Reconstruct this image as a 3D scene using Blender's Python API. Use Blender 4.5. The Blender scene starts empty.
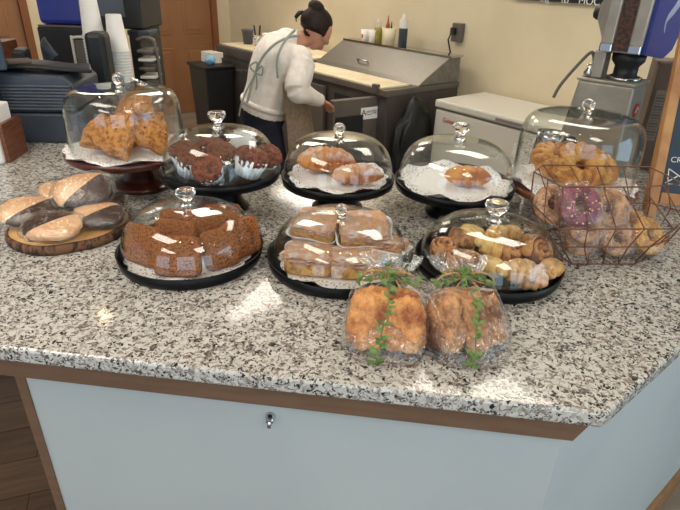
import bpy, bmesh, math, random
from math import pi, sin, cos, radians, sqrt, exp
from mathutils import Vector, Matrix, noise
random.seed(7)
sc = bpy.context.scene
COL = sc.collection
# ---------------------------------------------------------------- camera
PITCH, ROLL, CZ, FPX = radians(27.6), radians(1.9), 1.62, 540.0
Fv = Vector((0, cos(PITCH), -sin(PITCH))); U0 = Vector((0, sin(PITCH), cos(PITCH))); R0 = Vector((1, 0, 0))
Rv = R0 * cos(ROLL) + U0 * sin(ROLL); Uv = -R0 * sin(ROLL) + U0 * cos(ROLL)
CAM = Vector((0, 0, CZ))
cd = bpy.data.cameras.new('camera'); cam = bpy.data.objects.new('camera', cd); COL.objects.link(cam)
cd.sensor_width = 36; cd.lens = FPX / 680 * 36; cd.clip_start = .02; cd.clip_end = 60
m = Matrix((Rv, Uv, -Fv)).transposed().to_4x4(); m.translation = CAM; cam.matrix_world = m
sc.camera = cam
# ---------------------------------------------------------------- light
world = bpy.data.worlds.new('world'); sc.world = world; world.use_nodes = True
world.node_tree.nodes['Background'].inputs[0].default_value = (.62, .74, .9, 1)
world.node_tree.nodes['Background'].inputs[1].default_value = .5
LAMP = 7.5      # ceiling panel strength
def area(name, loc, rot, sx, sy, power, col):
    l = bpy.data.lights.new(name, 'AREA'); l.shape = 'RECTANGLE'; l.size = sx; l.size_y = sy; l.energy = power; l.color = col
    o = bpy.data.objects.new(name, l); COL.objects.link(o); o.location = loc; o.rotation_euler = rot; return o
for k, x in enumerate((-2.6, 0.1, 2.8)):
    area('window_daylight', (x, -2.62, 1.55), (radians(90), 0, 0), 1.9, 1.9, 17, (.56, .80, 1.0))
area('window_daylight', (3.78, -.2, 1.5), (0, radians(90), 0), 1.9, 2.4, 34, (.56, .80, 1.0))
sc.view_settings.view_transform = 'Standard'; sc.view_settings.look = 'None'
sc.view_settings.exposure = 0.45; sc.view_settings.gamma = 1.0; sc.view_settings.use_curve_mapping = False
sc.cycles.transparent_max_bounces = 40
sc.cycles.use_denoising = True
# ---------------------------------------------------------------- helpers
def at(px, py, Y=None, z=None):
    d = Fv * FPX + Rv * (px - 340) - Uv * (py - 255)
    t = (z - CZ) / d.z if Y is None else Y / d.y
    return CAM + d * t
WA = radians(129)
WV = Vector((cos(WA), sin(WA), 0)); QV = Vector((cos(WA - pi/2), sin(WA - pi/2), 0))
def WQ(w, q, z=0): return WV * w + QV * q + Vector((0, 0, z))
KR = WA - pi/2      # yaw of kitchen frame: local x = towards wall (q), local y = along wall (w)

class MB:
    def __init__(s): s.v = []; s.f = []
    def add(s, vs, fs, M=None):
        o = len(s.v)
        for v in vs:
            v = Vector(v)
            s.v.append(M @ v if M is not None else v)
        s.f += [tuple(i + o for i in f) for f in fs]; return s
    def box(s, c, d, rz=0, M=None):
        x, y, z = d[0]/2, d[1]/2, d[2]/2
        vs = [(a*x, b*y, e*z) for a in (-1, 1) for b in (-1, 1) for e in (-1, 1)]
        fs = [(0,1,3,2), (4,6,7,5), (0,4,5,1), (2,3,7,6), (0,2,6,4), (1,5,7,3)]
        T = Matrix.Translation(c) @ Matrix.Rotation(rz, 4, 'Z')
        if M is not None: T = M @ T
        return s.add(vs, fs, T)
    def lathe(s, prof, seg=48, c=(0, 0, 0), M=None, rf=None):
        vs = []; fs = []; n = len(prof)
        for k in range(seg):
            a = 2*pi*k/seg
            for i, (r, z) in enumerate(prof):
                rr = max(r, 1e-5)
                if rf: rr, z = rf(rr, z, a, i)
                vs.append((rr*cos(a) + c[0], rr*sin(a) + c[1], z + c[2]))
        for k in range(seg):
            k2 = (k+1) % seg
            for i in range(n-1):
                fs.append((k*n+i, k2*n+i, k2*n+i+1, k*n+i+1))
        return s.add(vs, fs, M)
    def prism(s, poly, z0, z1, M=None):
        n = len(poly)
        vs = [(x, y, z0) for x, y in poly] + [(x, y, z1) for x, y in poly]
        fs = [tuple(range(n))[::-1], tuple(range(n, 2*n))] + [(i, (i+1) % n, (i+1) % n + n, i + n) for i in range(n)]
        return s.add(vs, fs, M)
    def sweep(s, path, rad, seg=10, closed=False, M=None, up=Vector((0, 0, 1)), disp=None):
        P = [Vector(p) for p in path]; n = len(P); vs = []; fs = []
        if not isinstance(rad, (list, tuple)): rad = [rad]*n
        prev = None
        for i in range(n):
            if closed: t = P[(i+1) % n] - P[i-1]
            else: t = P[min(i+1, n-1)] - P[max(i-1, 0)]
            if t.length < 1e-9: t = Vector((1, 0, 0))
            t.normalize()
            u = (prev if prev is not None else up); u = u - t * u.dot(t)
            if u.length < 1e-4: u = t.orthogonal()
            u.normalize(); 
            if prev is not None or abs(up.dot(t)) > .95: prev = u
            if prev is None and False: prev = u
            w_ = t.cross(u)
            r = rad[i]; ra, rb = (r if isinstance(r, (tuple, list)) else (r, r))
            for k in range(seg):
                a = 2*pi*k/seg
                p = P[i] + w_*(cos(a)*ra) + u*(sin(a)*rb)
                if disp: p = disp(p, i, a)
                vs.append(p)
        for i in range(n if closed else n-1):
            j = (i+1) % n
            for k in range(seg):
                k2 = (k+1) % seg
                fs.append((i*seg+k, i*seg+k2, j*seg+k2, j*seg+k))
        if not closed:
            fs.append(tuple(range(seg))[::-1]); fs.append(tuple((n-1)*seg + k for k in range(seg)))
        return s.add(vs, fs, M)
    def ball(s, c, r, sub=3, fn=None, M=None):
        bm = bmesh.new(); bmesh.ops.create_icosphere(bm, subdivisions=sub, radius=1)
        r = r if isinstance(r, (tuple, list)) else (r, r, r)
        vs = []
        for v in bm.verts:
            d = v.co.normalized(); k = fn(d) if fn else 1.0
            if isinstance(k, Vector): vs.append(k + Vector(c))
            else: vs.append(Vector((d.x*r[0], d.y*r[1], d.z*r[2]))*k + Vector(c))
        fs = [tuple(v.index for v in f.verts) for f in bm.faces]; bm.free()
        return s.add(vs, fs, M)

def props(o, label=None, cat=None, group=None, kind=None):
    if label: o['label'] = label
    if cat: o['category'] = cat
    if group: o['group'] = group
    if kind: o['kind'] = kind
    return o
def thing(name, label, cat, loc=(0, 0, 0), rz=0, group=None, rot=None):
    o = bpy.data.objects.new(name, None); COL.objects.link(o); o.empty_display_size = .05
    o.location = loc; o.rotation_euler = rot if rot else (0, 0, rz)
    return props(o, label, cat, group)
def mk(name, mb, mat, parent=None, smooth=True, bevel=0, sub=0, loc=None, rot=None, remesh=0, label=None, solid=0, fixn=True, autosm=None):
    me = bpy.data.meshes.new(name); me.from_pydata([tuple(v) for v in mb.v], [], mb.f)
    if fixn:
        bm = bmesh.new(); bm.from_mesh(me); bmesh.ops.remove_doubles(bm, verts=bm.verts, dist=1e-6)
        bmesh.ops.recalc_face_normals(bm, faces=bm.faces); bm.to_mesh(me); bm.free()
    me.polygons.foreach_set('use_smooth', [smooth]*len(me.polygons))
    me.materials.append(mat)
    o = bpy.data.objects.new(name, me); COL.objects.link(o)
    if parent: o.parent = parent
    if loc is not None: o.location = loc
    if rot is not None: o.rotation_euler = rot
    if solid: k = o.modifiers.new('s', 'SOLIDIFY'); k.thickness = solid; k.offset = 0
    if remesh:
        k = o.modifiers.new('r', 'REMESH'); k.mode = 'VOXEL'; k.voxel_size = remesh; k.use_smooth_shade = True
        k = o.modifiers.new('c', 'SMOOTH'); k.factor = .5; k.iterations = 3
    if bevel: k = o.modifiers.new('b', 'BEVEL'); k.width = bevel; k.segments = 2; k.limit_method = 'ANGLE'; k.angle_limit = radians(40)
    if sub: k = o.modifiers.new('u', 'SUBSURF'); k.levels = sub; k.render_levels = sub
    if smooth and autosm:
        me.set_sharp_from_angle(angle=radians(autosm))
    if label: o['label'] = label
    return o
def single(name, mb, mat, label, cat, loc=(0, 0, 0), rz=0, group=None, **k):
    o = mk(name, mb, mat, None, **k); o.location = loc
    if not k.get('rot'): o.rotation_euler = (0, 0, rz)
    return props(o, label, cat, group)
def struct(name, mb, mat, **k):
    o = mk(name, mb, mat, None, **{'smooth': False, **k}); o['kind'] = 'structure'; return o
def copy_tree(o, parent=None):
    c = o.copy(); COL.objects.link(c)
    if parent is not None: c.parent = parent
    for ch in list(o.children): copy_tree(ch, c)
    return c
def text(name, s, size, mat, parent, loc, rot, ext=.0006, align='CENTER', sx=1):
    cu = bpy.data.curves.new(name, 'FONT'); cu.body = s; cu.size = size; cu.extrude = ext; cu.align_x = align; cu.align_y = 'CENTER'
    o = bpy.data.objects.new(name, cu); COL.objects.link(o); o.data.materials.append(mat)
    # turn into mesh
    dg = bpy.context.evaluated_depsgraph_get(); me = bpy.data.meshes.new_from_object(o.evaluated_get(dg))
    bpy.data.objects.remove(o); n = bpy.data.objects.new(name, me); COL.objects.link(n)
    if not me.materials: me.materials.append(mat)
    n.parent = parent; n.location = loc; n.rotation_euler = rot; n.scale = (sx, 1, 1); return n

# ---------------------------------------------------------------- materials
def newmat(name):
    m = bpy.data.materials.new(name); m.use_nodes = True; nt = m.node_tree; nt.nodes.clear()
    out = nt.nodes.new('ShaderNodeOutputMaterial'); return m, nt, out
def hexc(r, g, b):
    f = lambda c: (c/255/12.92) if c/255 <= .04045 else ((c/255+.055)/1.055)**2.4
    return (f(r), f(g), f(b), 1)
def N(nt, t, **k):
    n = nt.nodes.new('ShaderNode' + t)
    for a, b in k.items(): setattr(n, a, b)
    return n
def mat(name, c1, c2=None, scale=8, rough=.5, metal=0, bump=0, bscale=None, detail=4, lo=.4, hi=.6, spec=.5, stretch=None, coat=0, sss=0):
    m, nt, out = newmat(name); p = N(nt, 'BsdfPrincipled'); nt.links.new(p.outputs[0], out.inputs[0])
    p.inputs['Roughness'].default_value = rough; p.inputs['Metallic'].default_value = metal
    p.inputs['Specular IOR Level'].default_value = spec; p.inputs['Base Color'].default_value = c1
    if coat: p.inputs['Coat Weight'].default_value = coat; p.inputs['Coat Roughness'].default_value = .1
    tc = N(nt, 'TexCoord'); src = tc.outputs['Object']
    if stretch:
        mp = N(nt, 'Mapping'); mp.inputs['Scale'].default_value = stretch; nt.links.new(src, mp.inputs[0]); src = mp.outputs[0]
    if c2 and bump >= .5: lo, hi = .5 - (.5-lo)*.55, .5 + (hi-.5)*.6
    if c2:
        n = N(nt, 'TexNoise'); n.inputs['Scale'].default_value = scale; n.inputs['Detail'].default_value = detail; n.inputs['Roughness'].default_value = .72 if bump >= .5 else .5; nt.links.new(src, n.inputs['Vector'])
        r = N(nt, 'ValToRGB'); r.color_ramp.elements[0].position = lo; r.color_ramp.elements[0].color = c1
        r.color_ramp.elements[1].position = hi; r.color_ramp.elements[1].color = c2
        nt.links.new(n.outputs[0], r.inputs[0]); nt.links.new(r.outputs[0], p.inputs['Base Color'])
    if bump:
        n2 = N(nt, 'TexNoise'); n2.inputs['Scale'].default_value = bscale or scale*3; n2.inputs['Detail'].default_value = 5; n2.inputs['Roughness'].default_value = .65; nt.links.new(src, n2.inputs['Vector'])
        b = N(nt, 'Bump'); b.inputs['Strength'].default_value = bump; b.inputs['Distance'].default_value = .004
        nt.links.new(n2.outputs[0], b.inputs['Height']); nt.links.new(b.outputs[0], p.inputs['Normal'])
    m['p'] = 1; return m
def bsdf(m): return [n for n in m.node_tree.nodes if n.type == 'BSDF_PRINCIPLED'][0]
def emis(name, c, s):
    m, nt, out = newmat(name); e = N(nt, 'Emission'); e.inputs[0].default_value = c; e.inputs[1].default_value = s
    nt.links.new(e.outputs[0], out.inputs[0]); return m
def film(name, bump=.5, scale=60, rough=.08, tint=(.97, .97, .97, 1), base=.02, edge=None, ior=1.45, dist=.004, haze=0):
    m, nt, out = newmat(name); tr = N(nt, 'BsdfTransparent'); tr.inputs[0].default_value = tint
    gl = N(nt, 'BsdfGlossy'); gl.inputs['Roughness'].default_value = rough; gl.inputs[0].default_value = (1, 1, 1, 1)
    fr = N(nt, 'LayerWeight'); fr.inputs[0].default_value = .5      # Schlick's approximation, the same on both faces of the sheet
    f0 = ((ior-1)/(ior+1))**2 + base
    pw = N(nt, 'Math', operation='POWER'); pw.inputs[1].default_value = 5; nt.links.new(fr.outputs['Facing'], pw.inputs[0])
    mx = N(nt, 'MixShader'); ad = N(nt, 'Math', operation='MULTIPLY_ADD'); ad.inputs[1].default_value = 1-f0; ad.inputs[2].default_value = f0; ad.use_clamp = True
    nt.links.new(pw.outputs[0], ad.inputs[0]); nt.links.new(ad.outputs[0], mx.inputs[0])
    body = tr.outputs[0]
    if haze:
        df = N(nt, 'BsdfDiffuse'); df.inputs[0].default_value = (.9, .9, .9, 1); hm = N(nt, 'MixShader'); hm.inputs[0].default_value = haze
        nt.links.new(tr.outputs[0], hm.inputs[1]); nt.links.new(df.outputs[0], hm.inputs[2]); body = hm.outputs[0]
    nt.links.new(body, mx.inputs[1]); nt.links.new(gl.outputs[0], mx.inputs[2]); nt.links.new(mx.outputs[0], out.inputs[0])
    if edge:   # longer way through the glass at grazing angles absorbs more
        lw = N(nt, 'LayerWeight'); lw.inputs[0].default_value = .5
        r = N(nt, 'ValToRGB'); r.color_ramp.elements[0].color = tint; r.color_ramp.elements[1].color = edge
        r.color_ramp.elements[0].position = .6; nt.links.new(lw.outputs['Facing'], r.inputs[0]); nt.links.new(r.outputs[0], tr.inputs[0])
    if bump:
        tc = N(nt, 'TexCoord'); n2 = N(nt, 'TexNoise'); n2.inputs['Scale'].default_value = scale; n2.inputs['Detail'].default_value = 2; n2.inputs['Distortion'].default_value = 1.5
        nt.links.new(tc.outputs['Object'], n2.inputs['Vector'])
        b = N(nt, 'Bump'); b.inputs['Strength'].default_value = bump; b.inputs['Distance'].default_value = dist
        nt.links.new(n2.outputs[0], b.inputs['Height']); nt.links.new(b.outputs[0], gl.inputs['Normal']); nt.links.new(b.outputs[0], fr.inputs['Normal'])
    return m
def add_sugar(m, amt=.5, scale=60, lo=.45, hi=.6, col=(.86, .84, .82, 1), zlo=.2):
    """icing sugar sifted on top of a pastry: a patchy white coat on faces that look up in the pastry's own frame"""
    nt = m.node_tree; p = bsdf(m); link = p.inputs['Base Color'].links
    tc = N(nt, 'TexCoord'); sx = N(nt, 'SeparateXYZ'); nt.links.new(tc.outputs['Normal'], sx.inputs[0])
    mr = N(nt, 'MapRange'); mr.inputs[1].default_value = zlo; mr.inputs[2].default_value = .95; nt.links.new(sx.outputs[2], mr.inputs[0])
    n = N(nt, 'TexNoise'); n.inputs['Scale'].default_value = scale; n.inputs['Detail'].default_value = 5; nt.links.new(tc.outputs['Object'], n.inputs['Vector'])
    m2 = N(nt, 'MapRange'); m2.inputs[1].default_value = lo; m2.inputs[2].default_value = hi; nt.links.new(n.outputs[0], m2.inputs[0])
    a = N(nt, 'Math', operation='MULTIPLY'); nt.links.new(mr.outputs[0], a.inputs[0]); nt.links.new(m2.outputs[0], a.inputs[1])
    a2 = N(nt, 'Math', operation='MULTIPLY'); nt.links.new(a.outputs[0], a2.inputs[0]); a2.inputs[1].default_value = amt
    mx = N(nt, 'MixRGB'); mx.inputs[2].default_value = col; nt.links.new(a2.outputs[0], mx.inputs[0])
    if link: nt.links.new(link[0].from_socket, mx.inputs[1])
    else: mx.inputs[1].default_value = p.inputs['Base Color'].default_value
    nt.links.new(mx.outputs[0], p.inputs['Base Color']); return m

def granite():
    m, nt, out = newmat('granite'); p = N(nt, 'BsdfPrincipled'); nt.links.new(p.outputs[0], out.inputs[0])
    p.inputs['Roughness'].default_value = .09; p.inputs['Specular IOR Level'].default_value = .4
    tc = N(nt, 'TexCoord'); nz = N(nt, 'TexNoise'); nz.inputs['Scale'].default_value = 90; nz.inputs['Detail'].default_value = 3
    nt.links.new(tc.outputs['Object'], nz.inputs['Vector'])
    ad = N(nt, 'MixRGB', blend_type='LINEAR_LIGHT'); ad.inputs[0].default_value = .012
    nt.links.new(tc.outputs['Object'], ad.inputs[1]); nt.links.new(nz.outputs['Color'], ad.inputs[2])
    def vor(scale, stops):
        v = N(nt, 'TexVoronoi'); v.inputs['Scale'].default_value = scale; nt.links.new(ad.outputs[0], v.inputs['Vector'])
        s = N(nt, 'SeparateColor'); nt.links.new(v.outputs['Color'], s.inputs[0])
        r = N(nt, 'ValToRGB'); r.color_ramp.interpolation = 'CONSTANT'
        e = r.color_ramp.elements
        e[0].position, e[0].color = stops[0]; e[1].position, e[1].color = stops[1]
        for q, c in stops[2:]: x = e.new(q); x.color = c
        nt.links.new(s.outputs[0], r.inputs[0]); return r, s
    W = hexc(199, 196, 190); G = hexc(165, 160, 154); T = hexc(136, 126, 116); D = hexc(92, 87, 84); K = hexc(36, 35, 36)
    r1, _ = vor(190, [(0, W), (.40, hexc(187, 183, 176)), (.58, G), (.76, T), (.87, hexc(140, 128, 118)), (.94, D)])
    r2, s2 = vor(250, [(0, (0, 0, 0, 1)), (.885, (1, 1, 1, 1))])
    r3, _ = vor(95, [(0, (0, 0, 0, 1)), (.90, (1, 1, 1, 1))])
    mx = N(nt, 'MixRGB'); nt.links.new(r2.outputs[0], mx.inputs[0]); nt.links.new(r1.outputs[0], mx.inputs[1]); mx.inputs[2].default_value = K
    n3 = N(nt, 'TexNoise'); n3.inputs['Scale'].default_value = 260; nt.links.new(tc.outputs['Object'], n3.inputs['Vector'])
    mr = N(nt, 'MapRange'); mr.inputs[1].default_value = .45; mr.inputs[2].default_value = .6; nt.links.new(n3.outputs[0], mr.inputs[0])
    mu = N(nt, 'Math', operation='MULTIPLY'); nt.links.new(r3.outputs[0], mu.inputs[0]); nt.links.new(mr.outputs[0], mu.inputs[1])
    m2 = N(nt, 'MixRGB'); nt.links.new(mu.outputs[0], m2.inputs[0]); nt.links.new(mx.outputs[0], m2.inputs[1]); m2.inputs[2].default_value = hexc(84, 78, 76)
    nt.links.new(m2.outputs[0], p.inputs['Base Color']); return m
def planks():
    m, nt, out = newmat('floor_planks'); p = N(nt, 'BsdfPrincipled'); nt.links.new(p.outputs[0], out.inputs[0]); p.inputs['Roughness'].default_value = .45
    tc = N(nt, 'TexCoord'); mp = N(nt, 'Mapping'); mp.inputs['Rotation'].default_value = (0, 0, radians(-20)); nt.links.new(tc.outputs['Object'], mp.inputs[0])
    b = N(nt, 'TexBrick'); b.inputs['Scale'].default_value = 1; b.inputs['Brick Width'].default_value = 1.1; b.inputs['Row Height'].default_value = .17
    b.inputs['Mortar Size'].default_value = .002; b.inputs['Color1'].default_value = hexc(94, 70, 56); b.inputs['Color2'].default_value = hexc(122, 98, 78); b.inputs['Mortar'].default_value = hexc(60, 44, 34)
    nt.links.new(mp.outputs[0], b.inputs['Vector'])
    m2 = N(nt, 'Mapping'); m2.inputs['Scale'].default_value = (2, 30, 1); nt.links.new(mp.outputs[0], m2.inputs[0])
    n = N(nt, 'TexNoise'); n.inputs['Scale'].default_value = 2; n.inputs['Detail'].default_value = 6; nt.links.new(m2.outputs[0], n.inputs['Vector'])
    mx = N(nt, 'MixRGB', blend_type='OVERLAY'); mx.inputs[0].default_value = .6; nt.links.new(b.outputs[0], mx.inputs[1]); nt.links.new(n.outputs[0], mx.inputs[2])
    nt.links.new(mx.outputs[0], p.inputs['Base Color']); return m

M = {}
M['granite'] = granite(); M['planks'] = planks()
M['cream'] = mat('cream_wall_paint', hexc(218, 204, 174), hexc(213, 199, 168), 3, rough=.75)
M['ceil'] = mat('ceiling_white', hexc(225, 218, 200), rough=.9)
M['white_panel'] = mat('white_laminate', hexc(184, 190, 190), hexc(178, 184, 185), 2, rough=.45)
M['trim'] = mat('brown_trim', hexc(118, 90, 70), hexc(110, 83, 64), 6, rough=.5, stretch=(1, 12, 12))
M['oak'] = mat('oak_base', hexc(160, 116, 76), hexc(124, 84, 52), 5, rough=.5, stretch=(2, 2, 30))
M['door'] = mat('door_brown', hexc(150, 106, 70), hexc(144, 100, 65), 4, rough=.45)
M['doorframe'] = mat('door_casing', hexc(128, 80, 44), rough=.5)
M['tile'] = mat('kitchen_floor', hexc(150, 136, 118), hexc(130, 118, 102), 5, rough=.4)
M['black'] = mat('black_metal', hexc(13, 13, 15), rough=.32, spec=.22)
M['blackp'] = mat('black_plastic', hexc(24, 24, 27), rough=.5)
M['slate'] = mat('slate_plastic', hexc(58, 64, 76), hexc(52, 58, 70), 20, rough=.45)
M['slate2'] = mat('slate_plastic_light', hexc(84, 88, 98), rough=.4)
M['wood_dark'] = mat('dark_turned_wood', hexc(92, 42, 28), hexc(66, 28, 20), 6, rough=.3, stretch=(4, 4, 14), coat=.3)
M['wood_mid'] = mat('stained_wood', hexc(124, 74, 46), hexc(98, 56, 36), 6, rough=.4, stretch=(3, 3, 20))
M['pine'] = mat('pine_wood', hexc(196, 142, 86), hexc(166, 112, 62), 5, rough=.5, stretch=(2, 20, 2))
M['bark'] = mat('bark', hexc(120, 84, 60), hexc(48, 34, 28), 60, rough=.9, bump=.8, bscale=120, stretch=(1, 1, .4))
M['slab'] = mat('pale_slab_wood', hexc(214, 168, 110), hexc(190, 140, 86), 14, rough=.55)
M['glass'] = film('dome_glass', 0, rough=.02, tint=(.965, .975, .97, 1), base=0, edge=(.62, .68, .66, 1), ior=1.5)
M['film'] = film('cling_film', 1.0, 60, .05, base=.03, haze=.01, dist=.005)
M['cello'] = film('cellophane', 1.0, 34, .05, base=.06, haze=.01, dist=.016)
M['plastic_clear'] = film('clear_plastic', .2, 30, .1, tint=(.9, .9, .9, 1), base=.03, haze=.2)
m_, nt_, o_ = newmat('knob_glass'); g_ = N(nt_, 'BsdfGlass'); g_.inputs['IOR'].default_value = 1.47; g_.inputs['Roughness'].default_value = .01; nt_.links.new(g_.outputs[0], o_.inputs[0]); M['knob'] = m_
M['steel'] = mat('brushed_steel', hexc(128, 124, 116), hexc(114, 110, 103), 20, rough=.42, metal=.5, stretch=(1, 30, 1))
M['steel_light'] = mat('grinder_steel', hexc(176, 168, 156), hexc(162, 154, 143), 14, rough=.42, metal=.45, stretch=(1, 30, 1))
M['steel_dark'] = mat('grey_equipment_steel', hexc(112, 104, 96), hexc(104, 96, 90), 6, rough=.5, metal=.35)
M['equip'] = mat('dark_equipment', hexc(84, 78, 74), hexc(76, 70, 67), 6, rough=.5, metal=.2)
M['chrome'] = mat('chrome', hexc(200, 200, 200), rough=.12, metal=1)
M['board'] = mat('cutting_board', hexc(232, 220, 190), hexc(222, 206, 172), 8, rough=.5)
M['freezer'] = mat('freezer_white', hexc(214, 210, 200), rough=.4)
M['freezer_line'] = mat('freezer_seal', hexc(130, 126, 120), rough=.6)
M['paper'] = mat('white_paper', hexc(240, 238, 236), rough=.8)
M['cup'] = mat('cup_paper', hexc(236, 232, 226), rough=.6)
M['blue'] = mat('deep_blue', hexc(44, 52, 140), rough=.3)
M['navy'] = mat('navy_cloth', hexc(28, 30, 48), hexc(22, 24, 40), 20, rough=.9)
M['knit'] = mat('cream_knit', hexc(236, 228, 220), hexc(226, 217, 208), 30, rough=.95, bump=.3, bscale=150)
M['skin'] = mat('skin', hexc(204, 148, 120), hexc(194, 136, 108), 12, rough=.5)
M['hair'] = mat('dark_hair', hexc(26, 17, 14), hexc(44, 28, 22), 40, rough=.6, spec=.25, bump=.6, bscale=90, stretch=(1, 4, 1))
M['apron'] = mat('apron_tan', hexc(150, 130, 110), hexc(136, 118, 98), 40, rough=.9)
M['strap'] = mat('apron_strap', hexc(150, 156, 148), rough=.9)
M['copper'] = mat('copper_wire', hexc(122, 78, 58), rough=.4, metal=.6)
M['green'] = mat('herb_green', hexc(116, 140, 70), hexc(72, 102, 46), 120, rough=.5)
M['twine'] = mat('twine', hexc(196, 160, 112), hexc(160, 124, 80), 200, rough=.9)
M['choc'] = mat('chocolate', hexc(60, 34, 24), hexc(44, 24, 18), 30, rough=.3)
M['slate_board'] = mat('chalkboard_blue', hexc(52, 66, 80), hexc(44, 56, 70), 5, rough=.7)
M['chalk'] = mat('chalk', hexc(225, 225, 220), rough=.9)
M['red'] = mat('red_ink', hexc(190, 50, 50), rough=.6)
M['inkblue'] = mat('blue_ink', hexc(70, 96, 150), rough=.6)
M['ink'] = mat('black_ink', hexc(24, 26, 30), rough=.6)
M['card'] = mat('cardboard', hexc(112, 96, 82), hexc(102, 88, 75), 4, rough=.8)
M['label_grey'] = mat('label_grey', hexc(136, 126, 116), rough=.8)
M['beans'] = mat('coffee_beans', hexc(94, 56, 38), hexc(40, 24, 18), 90, rough=.4, bump=1, bscale=90, lo=.42, hi=.56)
M['hop_blue'] = mat('hopper_blue', hexc(60, 70, 150), rough=.5, spec=.2)
M['mint'] = mat('pale_logo', hexc(180, 190, 216), rough=.5)
M['yellow'] = mat('yellow_plastic', hexc(232, 180, 50), rough=.5)
M['orange'] = mat('sauce_orange', hexc(150, 70, 30), rough=.4)
M['oil'] = mat('oil_glass', hexc(150, 140, 60), rough=.2)
M['bagblack'] = mat('bin_bag', hexc(20, 20, 20), rough=.35, bump=1, bscale=25)
M['glove'] = mat('blue_glove', hexc(130, 180, 216), rough=.6)
# food
M['golden'] = mat('golden_scone', hexc(208, 142, 72), hexc(150, 84, 40), 70, rough=.75, bump=1, bscale=120, detail=6, lo=.42, hi=.66)
M['muffin'] = mat('muffin_brown', hexc(138, 76, 50), hexc(74, 36, 24), 90, rough=.65, bump=1, bscale=140, detail=6, lo=.38, hi=.64)
M['croiss'] = mat('croissant_golden', hexc(214, 140, 66), hexc(170, 88, 38), 24, rough=.45, bump=.5, bscale=60)
add_sugar(M['croiss'], .75, 50, .42, .62)
M['croiss_plain'] = mat('croissant_plain', hexc(222, 154, 76), hexc(178, 100, 44), 24, rough=.4, bump=.4, bscale=60)
M['twist'] = mat('twist_golden', hexc(220, 162, 88), hexc(178, 110, 52), 30, rough=.5, bump=.9, bscale=120)
M['pumpkin'] = mat('spice_bread', hexc(176, 110, 66), hexc(106, 56, 32), 230, rough=.9, spec=.15, bump=.9, bscale=200, lo=.46, hi=.66)
M['cake'] = mat('yellow_cake', hexc(220, 172, 96), hexc(180, 120, 74), 50, rough=.8, bump=.6, bscale=120)
M['crumb'] = mat('crumb_topping', hexc(206, 156, 120), hexc(168, 112, 82), 60, rough=.8, bump=1, bscale=90)
add_sugar(M['crumb'], .50, 60, .46, .60)
M['bun'] = mat('bun_golden', hexc(222, 176, 112), hexc(190, 130, 72), 30, rough=.5, bump=.4, bscale=60)
M['bun_pale'] = mat('bun_pale', hexc(236, 204, 138), hexc(220, 172, 100), 30, rough=.5, bump=.4, bscale=60)
M['bun_cin'] = mat('bun_cinnamon', hexc(206, 150, 98), hexc(140, 84, 48), 40, rough=.45, bump=.5, bscale=60)
M['bun_sugar'] = mat('bun_sugared', hexc(222, 176, 116), hexc(184, 130, 80), 30, rough=.5, bump=.4, bscale=60); add_sugar(M['bun_sugar'], .45, 50, .45, .6)
M['cinn'] = mat('cinnamon_line', hexc(120, 66, 36), rough=.6)
M['loaf'] = mat('baked_loaf', hexc(226, 162, 98), hexc(142, 74, 38), 22, rough=.6, bump=1, bscale=60, detail=7, lo=.34, hi=.70)
M['loaf2'] = mat('baked_loaf_dark', hexc(204, 150, 104), hexc(92, 54, 36), 22, rough=.6, bump=1, bscale=60, detail=7, lo=.34, hi=.70); add_sugar(M['loaf2'], .5, 36, .45, .6)
M['biscuit'] = mat('pale_biscuit', hexc(226, 182, 138), hexc(210, 160, 112), 30, rough=.6, bump=.3, bscale=60)
M['bagel'] = mat('bagel_tan', hexc(200, 150, 102), hexc(140, 88, 50), 60, rough=.5, bump=.6, bscale=90, detail=6, lo=.4, hi=.64)
M['bagel_top'] = mat('bagel_cheese', hexc(218, 166, 84), hexc(184, 120, 52), 60, rough=.6, bump=.9, bscale=90)
M['purple'] = mat('purple_glaze', hexc(146, 66, 84), hexc(104, 38, 56), 60, rough=.4, bump=.6, bscale=90)
M['nut'] = mat('nut_bits', hexc(226, 184, 140), rough=.6)
def lace():
    m, nt, out = newmat('paper_lace'); p = N(nt, 'BsdfPrincipled'); p.inputs['Base Color'].default_value = hexc(240, 236, 236); p.inputs['Roughness'].default_value = .85
    tr = N(nt, 'BsdfTransparent'); mx = N(nt, 'MixShader'); tc = N(nt, 'TexCoord')
    ln = N(nt, 'VectorMath', operation='LENGTH'); nt.links.new(tc.outputs['Object'], ln.inputs[0])
    v = N(nt, 'TexVoronoi'); v.inputs['Scale'].default_value = 150; nt.links.new(tc.outputs['Object'], v.inputs['Vector'])
    lt = N(nt, 'Math', operation='LESS_THAN'); lt.inputs[1].default_value = .28; nt.links.new(v.outputs['Distance'], lt.inputs[0])
    g1 = N(nt, 'Math', operation='GREATER_THAN'); g1.inputs[1].default_value = .100; nt.links.new(ln.outputs['Value'], g1.inputs[0])
    mu = N(nt, 'Math', operation='MULTIPLY'); nt.links.new(lt.outputs[0], mu.inputs[0]); nt.links.new(g1.outputs[0], mu.inputs[1])
    nt.links.new(mu.outputs[0], mx.inputs[0]); nt.links.new(p.outputs[0], mx.inputs[1]); nt.links.new(tr.outputs[0], mx.inputs[2]); nt.links.new(mx.outputs[0], out.inputs[0]); return m
M['lace'] = lace()
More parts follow.
